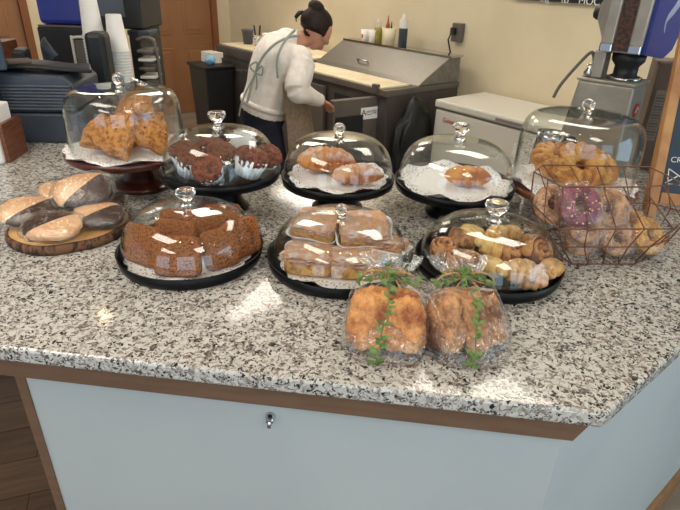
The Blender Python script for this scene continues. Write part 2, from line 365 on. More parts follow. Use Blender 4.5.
def halfdip():
    m = mat('half_dipped_biscuit', hexc(226, 182, 138), hexc(208, 156, 110), 30, rough=.35, bump=.2, bscale=60)
    nt = m.node_tree; p = bsdf(m); src = p.inputs['Base Color'].links[0].from_socket
    tc = N(nt, 'TexCoord'); sx = N(nt, 'SeparateXYZ'); nt.links.new(tc.outputs['Object'], sx.inputs[0])
    gt = N(nt, 'Math', operation='GREATER_THAN'); gt.inputs[1].default_value = 0; 
    ad = N(nt, 'Math', operation='MULTIPLY_ADD'); ad.inputs[1].default_value = -1.3; nt.links.new(sx.outputs[1], ad.inputs[0]); nt.links.new(sx.outputs[0], ad.inputs[2])
    nt.links.new(ad.outputs[0], gt.inputs[0]); mx = N(nt, 'MixRGB'); nt.links.new(gt.outputs[0], mx.inputs[0]); nt.links.new(src, mx.inputs[1]); mx.inputs[2].default_value = hexc(58, 32, 22)
    nt.links.new(mx.outputs[0], p.inputs['Base Color']); return m
M['halfdip'] = halfdip()
# ================================================================ the room
T = 1.06
fl = MB().box((0, 2.5, -.02), (12, 13, .04)); struct('floor', fl, M['planks'])
kf = MB().box((3.3, 4.3, .002), (7.2-3.8, 7.6, .004)); 
k_ = struct('floor', kf, M['tile']); k_.rotation_euler = (0, 0, KR)
k_.location = WQ(0, 0, 0); k_.data.transform(Matrix.Translation((-3.3+1.85, -4.3+3.8, 0)))
struct('ceiling', MB().box((0, 2.5, 2.70), (12, 13, .06)), M['ceil'])
def kstruct(name, mb, mt): o = struct(name, mb, mt); o.rotation_euler = (0, 0, KR); return o
kstruct('wall_back', MB().box((3.45, 1.5, 1.34), (.10, 10.1, 2.68)), M['cream'])
# door wall (end wall) at w = 6.5 with two door openings
wl = MB()
for a, b in ((-5.0, .17), (1.17, 2.24), (3.20, 3.4)): wl.box(((a+b)/2, 6.55, 1.34), (b-a, .10, 2.68))
for a, b in ((.17, 1.17), (2.24, 3.20)): wl.box(((a+b)/2, 6.55, 2.37), (b-a, .10, .62))
kstruct('wall_left', wl, M['cream'])
def panel_door(name, q0, q1, knobside):
    mb = MB(); w = q1-q0; cx = (q0+q1)/2
    mb.box((cx, 6.53, 1.03), (w, .04, 2.04))
    o = kstruct(name, mb, M['door'])
    cols = (cx - w*.235, cx + w*.235)
    pn = MB()
    for c in cols:
        for z0, z1 in ((.22, .78), (.92, 1.50), (1.62, 1.90)):
            pn.box((c, 6.508, (z0+z1)/2), (w*.30, .012, z1-z0)); pn.box((c, 6.50, (z0+z1)/2), (w*.22, .014, z1-z0-.09))
    mk('door_panels', pn, M['door'], o, smooth=False, bevel=.008)
    h = MB(); hx = q0+.07 if knobside < 0 else q1-.07
    h.lathe([(0, 0), (.03, 0), (.03, .012), (0, .012)], 20, M=Matrix.Translation((hx, 6.505, 1.0)) @ Matrix.Rotation(pi/2, 4, 'X'))
    h.sweep([(hx, 6.5, 1.0), (hx, 6.455, 1.0), (hx - knobside*.02, 6.45, 1.0), (hx - knobside*.12, 6.45, 1.0)], .010)
    mk('door_handle', h, M['blackp'], o, label='black lever handle')
    f = MB()
    for a in (q0-.035, q1+.035): f.box((a, 6.485, 1.05), (.07, .05, 2.1))
    f.box((cx, 6.485, 2.10), (w+.14, .05, .07))
    kstruct('trim_1' if q0 > 1 else 'trim_2', f, M['doorframe'])
panel_door('door_1', 2.29, 3.15, -1)
panel_door('door_2', .22, 1.12, -1)
kstruct('baseboard_back', MB().box((3.39, 1.5, .05), (.02, 9.9, .10)), M['doorframe'])
# shop-front wall behind the photographer with three big windows
wf = MB()
wf.box((0, -2.75, .28), (12, .12, .56)); wf.box((0, -2.75, 2.6), (12, .12, .2))
for x0, x1 in ((-6, -3.6), (-1.6, -.9), (1.1, 1.8), (3.8, 6)): wf.box(((x0+x1)/2, -2.75, 1.53), (x1-x0, .12, 1.94))
struct('wall_front', wf, M['cream'])
wr = MB(); wr.box((3.95, 0, .25), (.12, 5.6, .5)); wr.box((3.95, 0, 2.58), (.12, 5.6, .22)); wr.box((3.95, -2.1, 1.5), (.12, 1.3, 2.0)); wr.box((3.95, 1.9, 1.5), (.12, 1.6, 2.0))
struct('wall_right', wr, M['cream'])
w4 = struct('window_4', MB().box((3.93, -.2, 1.5), (.01, 2.5, 2.0)), M['plastic_clear'])
f4 = MB()
for y_ in (-1.43, -.2, 1.03): f4.box((3.88, y_, 1.5), (.05, .05, 2.0))
mk('window_frame', f4, M['blackp'], w4, smooth=False)
for i, x in enumerate((-2.6, .1, 2.8)):
    g = MB().box((x, -2.74, 1.53), (2.0, .01, 1.94)); w_ = struct('window_%d' % (i+1), g, M['plastic_clear'])
    f = MB()
    for a in (-.98, 0, .98): f.box((x+a, -2.70, 1.53), (.05, .05, 1.94))
    for z in (.58, 2.48): f.box((x, -2.70, z), (2.0, .05, .05))
    mk('window_frame', f, M['blackp'], w_, smooth=False)
# ceiling troffers
lampm = emis('lamp_diffuser', (1.0, .91, .79, 1), LAMP)
def troffer(x, y, label):
    t = thing('ceiling_light', label, 'ceiling light', (x, y, 2.66), KR, 'ceiling light panels')
    f = MB()
    for a in (-1, 1): f.box((a*.315, 0, 0), (.03, 1.26, .03)); f.box((0, a*.615, 0), (.63, .03, .03))
    mk('frame', f, M['freezer'], t, smooth=False); mk('diffuser', MB().box((0, 0, .004), (.6, 1.2, .01)), lampm, t, smooth=False)
for x, y, l in ((-.855, 3.735, 'ceiling light panel above the register side of the kitchen'), (.87, 2.35, 'ceiling light panel over the right end of the counter'),
             (-1.2, .6, 'ceiling light panel above the left end of the pastry counter'), (.9, -.9, 'ceiling light panel just inside the right shop window'),
             (-1.4, -1.2, 'ceiling light panel just inside the left shop window'), (-2.6, 5.2, 'ceiling light panel nearest the brown door'), (-.2, 5.3, 'unseen light panel added over the prep table to brighten the worker')):  # the prep table panel is added to brighten the worker and kitchen
    troffer(x, y, l)
spotm = emis('downlight_bulb', (1.0, .78, .5, 1), 45)
for k_, (x, y) in enumerate(((-1.62, 3.1), (-1.5, .35), (-1.0, .30), (-.5, .25), (0.0, .20), (.5, .15), (1.0, .10), (1.5, .05))):
    t = thing('recessed_downlight', ('recessed ceiling downlight, %s from the left in the row over the counter' % ('', 'first', 'second', 'third', 'fourth', 'fifth', 'sixth', 'seventh')[k_]) if k_ else 'small warm round downlight on the kitchen ceiling near the register', 'downlight', (x, y, 2.66), 0, 'recessed downlights' if k_ else None)
    mk('bezel', MB().lathe([(.034, 0), (.050, 0), (.050, .008), (.034, .008)], 24), M['chrome'], t); mk('bulb', MB().lathe([(0, .003), (.033, .003), (.033, .008), (0, .008)], 20), spotm, t)
# ================================================================ front counter
nf = Vector((-.113, -.9936)); nr = Vector((.646, -.763)); A0 = Vector((-.552, .706)); C0 = Vector((.398, .598))
df = Vector((.9936, -.113)); dr = Vector((.763, .646))
def corner(a, b):      # corner of the two offset lines
    p = C0 + nf*a; q = C0 + nr*b
    d = df.x*dr.y - df.y*dr.x; t = ((q-p).x*dr.y - (q-p).y*dr.x)/d; return p + df*t
cp = corner(0, 0)
top = [(-1.75, .706+.113*1.2), tuple(cp), tuple(cp + dr*2.5), (1.95, 2.65), (1.35, 2.62), (.66, 2.06), (.50, 1.60), (-.62, 1.60), (-1.10, 3.0), (-1.75, 3.0)]
single('granite_countertop', MB().prism(top, T-.03, T), M['granite'], 'speckled white and grey granite countertop holding all the pastries', 'countertop', smooth=False, bevel=.005)
cab = thing('counter_cabinet', 'white panelled counter base with brown wood trim under the granite top', 'counter', (0, 0, 0))
c1 = corner(-.036, -.05); L1 = c1 - df*1.0
L1 = A0 + nf*-.036 - df*.004
Rend = c1 + dr*2.2
body = [tuple(L1), tuple(c1), tuple(Rend), (1.72, 2.5), (1.35, 2.5), (.72, 2.0), (.54, 1.52), (-.54, 1.52)]
mk('cabinet_body', MB().prism([tuple(Vector(p)) for p in body], .0, T-.031), M['white_panel'], cab, smooth=False)
# front fascia board with its mitred right end
f0 = A0 + nf*-.018 - df*1.2; 
fz0, fz1 = T-.078, T-.031
e1 = corner(-.018, -.016); e0 = e1 - df*.022
inn = nf*-.0178
vs = [(*f0, fz0), (*e0, fz0), (*e1, fz1), (*f0, fz1)]; vs += [(*(Vector(v[:2])+inn), v[2]) for v in vs]
mb = MB(); mb.add(vs, [(0,1,2,3), (7,6,5,4), (0,4,5,1), (1,5,6,2), (2,6,7,3), (3,7,4,0)])
mk('fascia_board', mb, M['trim'], cab, smooth=False, label='brown wood fascia board')
s0 = L1 + nf*.004
mk('corner_stile', MB().prism([tuple(s0-df*.018), tuple(s0), tuple(s0+inn), tuple(s0+inn-df*.018)], 0, fz0), M['trim'], cab, smooth=False, label='thin brown corner stile')
bp = [c1 + nr*.001, Rend + nr*.001, Rend + nr*.014, c1 + nr*.014 ]
mk('baseboard', MB().prism([tuple(p) for p in bp], 0, .09), M['oak'], cab, smooth=False, label='oak coloured baseboard')
lk = at(268, 424, z=.943); lp = Vector((lk.x, lk.y)) 
lb = MB(); MX = Matrix.Translation((0, 0, 0)) @ Matrix.Rotation(pi/2, 4, 'X')
lb.lathe([(0, 0), (.0085, 0), (.0085, .006), (.006, .009), (.006, .016), (0, .016)], 20, M=MX); lb.box((0, -.018, 0), (.006, .012, .012))
d_ = (lp - (A0 + nf*-.036)).dot(nf)
lp = lp - nf*d_
mk('cabinet_lock', lb, M['chrome'], cab, loc=(lp.x, lp.y, .943), label='small chrome cam lock')
cb2 = MB().prism([(-1.7, 1.95), (-1.08, 1.95), (-1.18, 2.95), (-1.7, 2.95)], 0, T-.031)
single('back_cabinet', cb2, M['white_panel'], 'white cabinet base under the register end of the counter', 'cabinet', smooth=False)

# ================================================================ kitchen behind
def kthing(name, label, cat, w, q, z=0, group=None): return thing(name, label, cat, WQ(w, q, z), KR, group)
# prep table: local x -> wall, local y -> along wall (left in the photo); origin at its right front corner on floor
pt = kthing('prep_table', 'stainless refrigerated sandwich prep table with sloping lid and one open door', 'prep table', 2.72, 2.56)
Lp = 1.22
mk('cabinet', MB().box((.37, Lp/2, .50), (.72, Lp, .78)), M['equip'], pt, smooth=False, bevel=.006)
opn = MB().box((.004, Lp*.28, .52), (.01, .46, .60)); mk('opening_shade_sheet', opn, M['ink'], pt, smooth=False, label='black sheet painting the shaded inside behind the open door')  # flat black sheet on the cabinet front, the inside's shade put into colour
mk('top_rail', MB().box((.36, Lp/2, .905), (.74, Lp+.01, .04)), M['steel_dark'], pt, smooth=False, bevel=.004)
mk('cutting_board', MB().box((.13, Lp/2+.02, .933), (.27, Lp-.06, .014)), M['board'], pt, smooth=False, bevel=.003, label='cream cutting board')
mk('board_bracket', MB().box((-.01, .10, .93), (.03, .05, .05)), M['steel_dark'], pt, smooth=False)
hd = MB(); prof = [(.30, .926), (.34, .955), (.60, 1.10), (.72, 1.10), (.72, .926)]
n = len(prof); y0, y1 = 0.0, Lp+.02
hd.add([(x, y0, z) for x, z in prof] + [(x, y1, z) for x, z in prof], [tuple(range(n)), tuple(range(n, 2*n))[::-1]] + [(i, (i+1) % n, (i+1) % n+n, i+n) for i in range(n)])
mk('sloping_lid', hd, M['steel'], pt, smooth=False, bevel=.006)
sl = Vector((.26, 0, .145)).normalized()
mk('lid_handle', MB().sweep([(.40, Lp*.64, .99), (.385, Lp*.64, 1.01), (.385, Lp*.54, 1.01), (.40, Lp*.54, .99)], .006), M['chrome'], pt)
mk('back_ledge', MB().box((.66, Lp/2, 1.108), (.13, Lp+.03, .012)), M['chrome'], pt, smooth=False)
# open door, hinged by the right end, swung out towards the viewer
dr_ = MB().box((-.17, 0, .50), (.40, .05, .74)); dd = mk('open_door', dr_, M['steel_dark'], pt, smooth=False, bevel=.006, loc=(.02, .12, 0), rot=(0, 0, radians(-6)))
mk('door_gasket', MB().box((-.24, -.030, .55), (.22, .012, .42)).box((-.24, -.036, .53), (.17, .01, .34)), M['ink'], dd, smooth=False)
st = mk('door_sticker', MB().box((-.072, -.0265, .765), (.145, .003, .080)), M['paper'], dd, smooth=False, label='white sticker with blue lettering')
RS = (pi/2, 0, 0)
text('sticker_lettering', 'utochlor', .030, M['inkblue'], st, (-.050, -.029, .778), RS, sx=1.0)
text('sticker_initial', 'A', .056, M['ink'], st, (-.122, -.029, .770), RS)
mk('sticker_swoosh', MB().sweep([(-.108, -.029, .768), (-.09, -.029, .756), (-.06, -.029, .757), (-.035, -.029, .766), (-.022, -.029, .764), (-.018, -.029, .757)], [.0012, .002, .0018, .0018, .003, .004], 6), M['ink'], st)
# little door panel left of opening
mk('cabinet_door', MB().box((-.012, Lp*.76, .50), (.03, .50, .70)), M['steel_dark'], pt, smooth=False, bevel=.005)
# things on the prep table ledge
def ledge(i): return WQ(2.72 + i, 2.56 + .66, 1.114)
def cont(name, prof, mt, label, cat, loc, group=None, parts=()):
    t = thing(name, label, cat, loc, 0, group); mk('container_body' if parts else 'cup_wall', MB().lathe(prof, 24), mt, t)
    for nm, pf, m2 in parts: mk(nm, MB().lathe(pf, 20), m2, t)
    return t
cupf = lambda r0, r1, h: [(0, 0), (r0, 0), (r1, h), (r1-.002, h), (r0-.002, .004), (0, .004)]
t = cont('paper_cup', cupf(.026, .034, .085), M['cup'], 'white paper cup with a red mark, leftmost on the prep table ledge', 'cup', ledge(1.02))
mk('red_mark', MB().box((-.022, -.017, .035), (.012, .02, .03)), M['red'], t, smooth=False)
single('paper_cup', MB().lathe(cupf(.028, .038, .09), 24), M['cup'], 'plain white paper cup beside the oil cruet on the ledge', 'cup', ledge(.92))
cont('oil_cruet', [(0, 0), (.034, 0), (.036, .08), (.03, .11), (.028, .112), (0, .112)], M['oil'], 'glass oil cruet with wire bail behind the cups', 'cruet', ledge(.85) + Vector((0, .05, 0)), parts=(('neck', [(.028, .11), (.03, .15), (.024, .17), (0, .17)], M['plastic_clear']),))
single('plastic_tub', MB().lathe(cupf(.044, .060, .125), 28), M['board'], 'cream plastic tub holding bottles on the prep table ledge', 'tub', ledge(.72))
for dx, h, r, mt, l in ((-.02, .19, .018, 'orange', 'orange sauce bottle standing in the cream tub'), (.022, .15, .016, 'choc', 'short brown sauce bottle with pointed tip in the tub')):
    t = thing('sauce_bottle', l, 'bottle', ledge(.72-dx) + Vector((0, 0, .006))); mk('bottle_body', MB().lathe([(0, 0), (r, 0), (r, h*.7), (r*.5, h*.82), (0, h*.82)], 18), M[mt], t); mk('spout', MB().lathe([(r*.5, h*.8), (.003, h*1.1), (0, h*1.1)], 14), M[mt], t)
cont('squeeze_bottle', [(0, 0), (.034, 0), (.034, .13), (.034, .135), (0, .135)], M['slate'], 'tall squeeze bottle of dark sauce, rightmost on the ledge', 'bottle', ledge(.56), parts=(('shoulder', [(.034, .135), (.034, .19), (.014, .21), (.01, .235), (0, .235)], M['freezer']),))
# left kitchen unit
lu = kthing('worktop_fridge', 'dark low worktop fridge against the cream wall left of the worker', 'fridge', 4.10, 2.71)
mk('cabinet', MB().box((.33, .70, .44), (.66, 1.40, .80)), M['equip'], lu, smooth=False, bevel=.006)
mk('top_band', MB().box((.33, .70, .875), (.68, 1.42, .09)), M['equip'], lu, smooth=False, bevel=.006)
for y in (.36, 1.04): 
    d = mk('door', MB().box((-.015, y, .42), (.03, .64, .66)), M['equip'], lu, smooth=False, bevel=.006)
    mk('door_handle', MB().box((-.035, y, .73), (.014, .4, .02)), M['steel_dark'], d, smooth=False)
mk('worktop', MB().box((.34, .70, .927), (.60, 1.34, .014)), M['board'], lu, smooth=False, bevel=.003, label='white cutting board worktop')
zt = .9345
def onunit(w, q): return WQ(4.10+w*.97, 2.71+q, zt)
cont('deli_container', [(0, 0), (.046, 0), (.060, .13), (.066, .13), (.066, .14), (0, .14)], M['slate2'], 'grey tub with white lid at the left end of the white worktop', 'container', onunit(1.22, .25))
t = thing('clear_cup', 'clear plastic cup holding two knives on the white worktop', 'cup', onunit(1.02, .25)); mk('cup_wall', MB().lathe(cupf(.03, .042, .10), 24), M['plastic_clear'], t)
for i, (dx, l) in enumerate(((-.012, 'dark handled knife leaning left in the clear cup'), (.012, 'dark handled knife standing upright in the clear cup'))):
    k = thing('knife', l, 'knife', onunit(1.02, .25) + Vector((dx, 0, .006)), rot=(0, dx*8, 0)); mk('blade', MB().box((0, 0, .05), (.014, .002, .10)), M['chrome'], k, smooth=False); mk('handle', MB().box((0, 0, .145), (.016, .010, .09)), M['blackp'], k, smooth=False, bevel=.003)
single('paper_cup', MB().lathe(cupf(.045, .062, .14), 24), M['cup'], 'large white cup standing behind the worker on the white worktop', 'cup', onunit(.80, .25))
single('sheet_tray', MB().box((0, 0, .008), (.20, .34, .016)), M['blackp'], 'flat black tray lying on the white worktop', 'tray', onunit(.62, .18), KR, smooth=False, bevel=.004)
single('wrap_box', MB().box((0, 0, .02), (.26, .46, .04)), M['paper'], 'flat white board lying on the worktop beside the tubs', 'board', onunit(1.12, .50), KR, smooth=False, bevel=.004)
# bin, with boxes and glove
tb = kthing('trash_bin', 'black plastic trash bin standing by the brown door', 'bin', 5.24, 2.50)
mk('bin_body', MB().add([(a*.15*s, b*.19*s, z) for s, z in ((.85, 0), (1, .75)) for a, b in ((-1,-1), (1,-1), (1,1), (-1,1))], [(3,2,1,0), (4,5,6,7), (0,1,5,4), (1,2,6,5), (2,3,7,6), (3,0,4,7)]), M['blackp'], tb, smooth=False, bevel=.01)
mk('bin_rim', MB().box((0, 0, .765), (.33, .41, .03)), M['blackp'], tb, smooth=False, bevel=.008)
for i, (dz, s, l) in enumerate(((0, .0, 'lower white glove box on the trash bin'), (.05, .012, 'upper white glove box on the trash bin'))):
    single('glove_box', MB().box((0, 0, .024), (.12, .22, .048)), M['freezer'], l, 'box', WQ(5.30, 2.54+s, .7805+dz), KR+.1*i, smooth=False, bevel=.003)
gl = MB().ball((0, 0, .045), (.05, .06, .045), 3, lambda d: 1+.25*noise.noise(d*3)); single('disposable_glove', gl, M['glove'], 'crumpled pale blue glove on the rim of the trash bin', 'glove', WQ(5.14, 2.45, .7805))
# outlet and chalk sign on wall
ot = kthing('wall_outlet', 'grey electrical outlet with a black plug on the cream wall', 'outlet', 2.86, 3.4, 1.25)
mk('outlet_box', MB().box((-.025, 0, 0), (.05, .085, .13)), M['steel_dark'], ot, smooth=False, bevel=.005)
mk('plug', MB().box((-.065, .012, .01), (.035, .035, .05)), M['blackp'], ot, smooth=False, bevel=.005)
mk('power_cord', MB().sweep([(-.08, .015, 0), (-.09, .03, -.05), (-.06, .03, -.12), (-.05, .0, -.20), (-.04, -.03, -.35), (-.03, -.03, -.6)], .006, 8), M['blackp'], ot)
ws = kthing('menu_sign', 'black chalk menu board high on the cream wall', 'sign', 1.78, 3.385, 1.497)
mk('sign_board', MB().box((0, 0, .30), (.02, 1.28, .60)), M['ink'], ws, smooth=False)
for wd_, y_ in (('ing', .40), ('to', .26), ('MOC', .10)): text('sign_lettering', wd_, .06, M['chalk'], ws, (-.0115, y_, .014), (pi/2, 0, -pi/2), ext=.0005)
# freezer
fz = kthing('chest_freezer', 'white chest freezer with red maker lettering against the cream wall', 'freezer', 1.50, 2.86)
mk('freezer_body', MB().box((.26, .52, .42), (.52, 1.04, .78)), M['freezer'], fz, smooth=False, bevel=.012)
mk('lid_seal', MB().box((.26, .52, .816), (.51, 1.03, .012)), M['freezer_line'], fz, smooth=False)
lid = mk('freezer_lid', MB().box((.255, .52, .848), (.53, 1.05, .052)), M['freezer'], fz, smooth=False, bevel=.012)
mk('lid_handle', MB().box((-.012, .42, .845), (.006, .22, .016)), M['freezer_line'], lid, smooth=False, label='recessed grey handle')
text('maker_lettering', 'Galanz', .042, M['red'], fz, (-.002, .90, .75), (pi/2, 0, -pi/2), sx=1.1)
# bin bag between prep table and freezer
bb = MB().ball((0, 0, .43), (.20, .085, .43), 4, lambda d: 1+.18*noise.noise(d*2.5)+.06*noise.noise(d*9))
single('bin_bag', bb, M['bagblack'], 'black bin bag between the prep table and the chest freezer', 'bag', WQ(2.635, 2.78, 0.0), KR)
# ================================================================ the worker
def pp(px, py, Y): return at(px, py, Y=Y)
per = thing('person', 'person in cream sweater and dark trousers bending over the prep table, hair in a bun', 'person', (-.48, 3.45, 0))
O = Vector((-.48, 3.45, 0))
def loc(v): return Vector(v) - O
K = 3.45
hip = loc(pp(263, 112, 3.50)); waist = loc(pp(268, 92, 3.50)); mid = loc(pp(272, 72, 3.52)); chest = loc(pp(280, 54, 3.54)); neck0 = loc(pp(293, 41, 3.55)); neck1 = loc(pp(304, 39, 3.55)); headc = loc(pp(317, 31, 3.55))
shR = loc(pp(303, 62, 3.42)); elR = loc(pp(296, 91, 3.30)); wrR = loc(pp(322, 101, 3.46)); haR = loc(pp(331, 103, 3.55))
shL = loc(pp(288, 40, 3.72)); elL = shL + Vector((-.02, .12, -.24)); wrL = elL + Vector((.10, .16, -.14))
U = Vector((0, 0, 1))
def lerp(a, b, t): return a + (b-a)*t
def chain(pts, n=6):
    out = []
    P = [pts[0]] + list(pts) + [pts[-1]]
    for i in range(1, len(P)-2):
        for k in range(n):
            t = k/n; a, b, c, d = P[i-1], P[i], P[i+1], P[i+2]
            out.append(tuple(.5*((2*bb) + (-aa+cc)*t + (2*aa-5*bb+4*cc-dd)*t*t + (-aa+3*bb-3*cc+dd)*t**3) for aa, bb, cc, dd in zip(a, b, c, d)))
    out.append(tuple(pts[-1])); return out
def limb(mb, pts, rads, seg=14, up=None, n=6, disp=None):
    R_ = [r if isinstance(r, (tuple, list)) else (r, r) for r in rads]
    P5 = [tuple(p) + tuple(r) for p, r in zip(pts, R_)]
    c = chain(P5, n); mb.sweep([q[:3] for q in c], [(q[3], q[4]) for q in c], seg, up=up or U, disp=disp)
side = (shR - shL); side.normalize()
def torso(mb, g, top=True, hipsonly=False):
    spine = [hip, waist, mid, chest, neck0]
    limb(mb, spine, [(.15+g, .13+g), (.135+g, .12+g), (.145+g, .125+g), (.16+g, .12+g), (.07+g, .06+g)], 20, up=side.cross(waist-hip).normalized())
    mb.ball(shR*.8 + chest*.2, .072+g); mb.ball(shL*.8 + chest*.2, .072+g)
b = MB(); torso(b, -.012)
for s_, e_, w_ in ((shR, elR, wrR), (shL, elL, wrL)):
    limb(b, [s_, lerp(s_, e_, .5), e_, lerp(e_, w_, .5), w_], [.052, .046, .038, .036, .025])
limb(b, [neck0 - (neck1-neck0)*.4, neck1, lerp(neck1, headc, .5)], [.056, .05, .05])
# head: looks down and right, along fwd
fwd = Vector((.72, .45, -.55)).normalized(); hup = (U - fwd*U.dot(fwd)).normalized(); hs = fwd.cross(hup)
HM = Matrix((fwd, -hs, hup)).transposed().to_4x4(); HM.translation = headc
def headfn(d):
    x, y, z = d; r = Vector((x*.092, y*.073, z*.112))
    if z < -.2 and x < .2: r *= (1 - .22*min(1, (-z-.2)*1.3))     # nape
    if z < -.3 and x > .2: r.y *= .82; r.z *= 1.02                # jaw and chin
    return r
b.ball((0, 0, 0), 1, 4, headfn, HM)
b.ball((.094, 0, -.018), (.018, .012, .020), 2, None, HM)         # nose
b.ball((.078, 0, -.062), (.014, .024, .008), 2, None, HM); b.ball((.074, 0, -.074), (.013, .020, .008), 2, None, HM)
for s in (-1, 1):
    b.ball((-.005, s*.073, -.008), (.016, .010, .028), 2, None, HM)
    b.ball((.074, s*.030, .004), (.012, .016, .008), 2, None, HM)
# hands
def hand(mb, wr, direction, palm_dn, thumbside, ln=.17):
    d = direction.normalized(); n_ = (palm_dn - d*palm_dn.dot(d)).normalized(); s = d.cross(n_)*thumbside
    pc = wr + d*.045
    limb(mb, [wr - d*.01, wr + d*.02, pc, wr + d*.085], [(.023, .018), (.03, .017), (.040, .016), (.036, .013)], 14, up=n_)
    for i, (o_, l_) in enumerate(((.030, .068), (.010, .076), (-.011, .070), (-.031, .054))):
        p0 = wr + d*.075 + s*o_; p1 = p0 + d*l_*.45 + n_*.004; p2 = p1 + (d*.75+n_*.65)*l_*.35; p3 = p2 + (d*.35+n_*.9)*l_*.28
        limb(mb, [p0, p1, p2, p3], [.0095, .009, .008, .0065], 8, up=s, n=3)
    t0 = wr + d*.02 + s*.024; t1 = t0 + (d*.5+s*.8)*.035; t2 = t1 + (d*.85+s*.3+n_*.3)*.03; t3 = t2 + (d*.8+n_*.5)*.022
    limb(mb, [t0, t1, t2, t3], [.014, .0115, .010, .008], 8, up=n_, n=3)
hand(b, wrR, (haR - wrR) + Vector((.01, .02, -.035)), Vector((.1, .3, -1)), 1)
hand(b, wrL, Vector((.1, .0, -1)), Vector((-.3, -1, 0)), -1)
# legs
fR = Vector((.02, -.14, .0)); fL = Vector((-.06, .12, 0))
legs = []
for f_, s in ((fR, 1), (fL, -1)):
    h_ = hip + side*.085*s + Vector((0, 0, -.04)); kn = Vector((lerp(h_, f_, .5).x + .05, lerp(h_, f_, .5).y + .03, .47)); an = f_ + Vector((0, 0, .085))
    legs.append((h_, kn, an)); limb(b, [h_, lerp(h_, kn, .5), kn, lerp(kn, an, .4), an], [.082, .07, .052, .05, .034])
    limb(b, [an + Vector((0, 0, .0)), an + Vector((.05, .03, -.045)), an + Vector((.13, .09, -.06))], [.034, .033, .022])
bo = mk('body', b, M['skin'], per, remesh=.0065)
# trousers
b = MB(); limb(b, [waist*.6+hip*.4, hip, hip + Vector((0, 0, -.08))], [(.145, .125), (.165, .145), (.15, .13)], 20, up=side.cross(waist-hip).normalized())
for h_, kn, an in legs: limb(b, [h_, lerp(h_, kn, .5), kn, lerp(kn, an, .5), an + Vector((0, 0, .0))], [.098, .085, .068, .062, .058])
mk('trousers', b, M['navy'], per, remesh=.009)
# sweater
b = MB(); torso(b, .018); limb(b, [lerp(hip, waist, .35), waist, lerp(waist, mid, .4)], [(.165, .15), (.158, .142), (.155, .14)], 20, up=side.cross(waist-hip).normalized())
def wr_disp(p, i, a): return p + Vector((1, 1, 1)) * .006*noise.noise(Vector(p)*14)
for s_, e_, w_ in ((shR, elR, wrR), (shL, elL, wrL)):
    limb(b, [s_, lerp(s_, e_, .5), e_, lerp(e_, w_, .45), lerp(e_, w_, .85), lerp(e_, w_, .97)], [.078, .078, .066, .056, .040, .036], 18, disp=wr_disp)
limb(b, [chest, neck0, lerp(neck0, neck1, .45)], [(.11, .10), (.075, .068), (.060, .056)])
mk('sweater', b, M['knit'], per, remesh=.008)
mk('sweater_hem', MB().sweep([lerp(hip, waist, .30), lerp(hip, waist, .42), lerp(hip, waist, .54)], [(.172, .157), (.175, .160), (.170, .155)], 28, up=side.cross(waist-hip).normalized()), M['knit'], per)
# hair with bun and clip
b = MB()
def hairfn(d):
    x, y, z = d; r = Vector((x*.100, y*.088, z*.118))
    if x > .35: k = (x-.35)*(1.0 if z > .35 else 2.2); r *= max(.55, 1-k*.55) if z < .5 else 1-.05*k
    if z < -.35: r *= .80
    return r*(1+.03*noise.noise(Vector(d)*9))
b.ball((-.014, 0, .012), 1, 4, hairfn, HM)
b.ball((-.075, 0, .105), (.052, .05, .042), 3, lambda d: 1+.10*noise.noise(d*5), HM); b.ball((-.085, 0, .03), (.05, .055, .06), 3, None, HM)
mk('hair', b, M['hair'], per, remesh=.0065)
mk('hair_clip', MB().sweep([HM @ Vector(v) for v in ((-.115, .045, .05), (-.135, .05, .03), (-.14, .05, 0), (-.125, .05, -.02))], [.010, .014, .012, .006], 8), M['blackp'], per)
# apron: straps over the back, bow, side panel
def on_back(px, py, Y): return loc(pp(px, py, Y))
back = (side.cross(waist-hip)).normalized()
st = MB()
for pts in ([(247, 103, 3.30), (254, 77, 3.345), (262, 58, 3.37), (275, 44, 3.38), (290, 37, 3.43), (300, 36, 3.46)], [(278, 78, 3.325), (277, 62, 3.33), (281, 48, 3.36), (288, 37, 3.42), (295, 30, 3.46)]):
    c = chain([tuple(on_back(*q)) for q in pts], 5); st.sweep(c, (.0075), 8)
for pts in ([(254, 72, 3.335), (250, 66, 3.325), (257, 62, 3.33), (256, 71, 3.335)], [(256, 72, 3.335), (262, 66, 3.325), (262, 75, 3.33), (256, 73, 3.335)], [(256, 73, 3.335), (257, 84, 3.33), (256, 90, 3.325)], [(256, 73, 3.335), (251, 82, 3.33), (246, 92, 3.32), (241, 106, 3.31), (239, 116, 3.31)]):
    st.sweep(chain([tuple(on_back(*q)) for q in pts], 5), .005, 8)
mk('apron_strings', st, M['strap'], per)
ap = MB(); rows = []
for (xa, ya, Ya), (xb, yb, Yb) in (((281, 78, 3.34), (292, 88, 3.36)), ((283, 95, 3.33), (297, 102, 3.40)), ((286, 120, 3.33), (302, 122, 3.42)), ((288, 150, 3.34), (306, 152, 3.46)), ((290, 190, 3.36), (306, 190, 3.50))):
    a_, b_ = on_back(xa, ya, Ya), on_back(xb, yb, Yb); rows.append([a_, lerp(a_, b_, .5) + Vector((.02, -.02, 0)), b_ + Vector((.03, .02, 0)), b_ + Vector((.06, .14, 0))])
vs = [v for r in rows for v in r]; fs = [(i*4+k, i*4+k+1, i*4+k+5, i*4+k+4) for i in range(len(rows)-1) for k in range(3)]
ap.add(vs, fs); mk('apron', ap, M['apron'], per, solid=.006, sub=2)
for f_, l in ((fR, 0), (fL, 1)):
    mk('shoe', MB().ball(tuple(f_ + Vector((.05, .035, .035))), (.13, .055, .045), 3, None, None), M['blackp'], per)
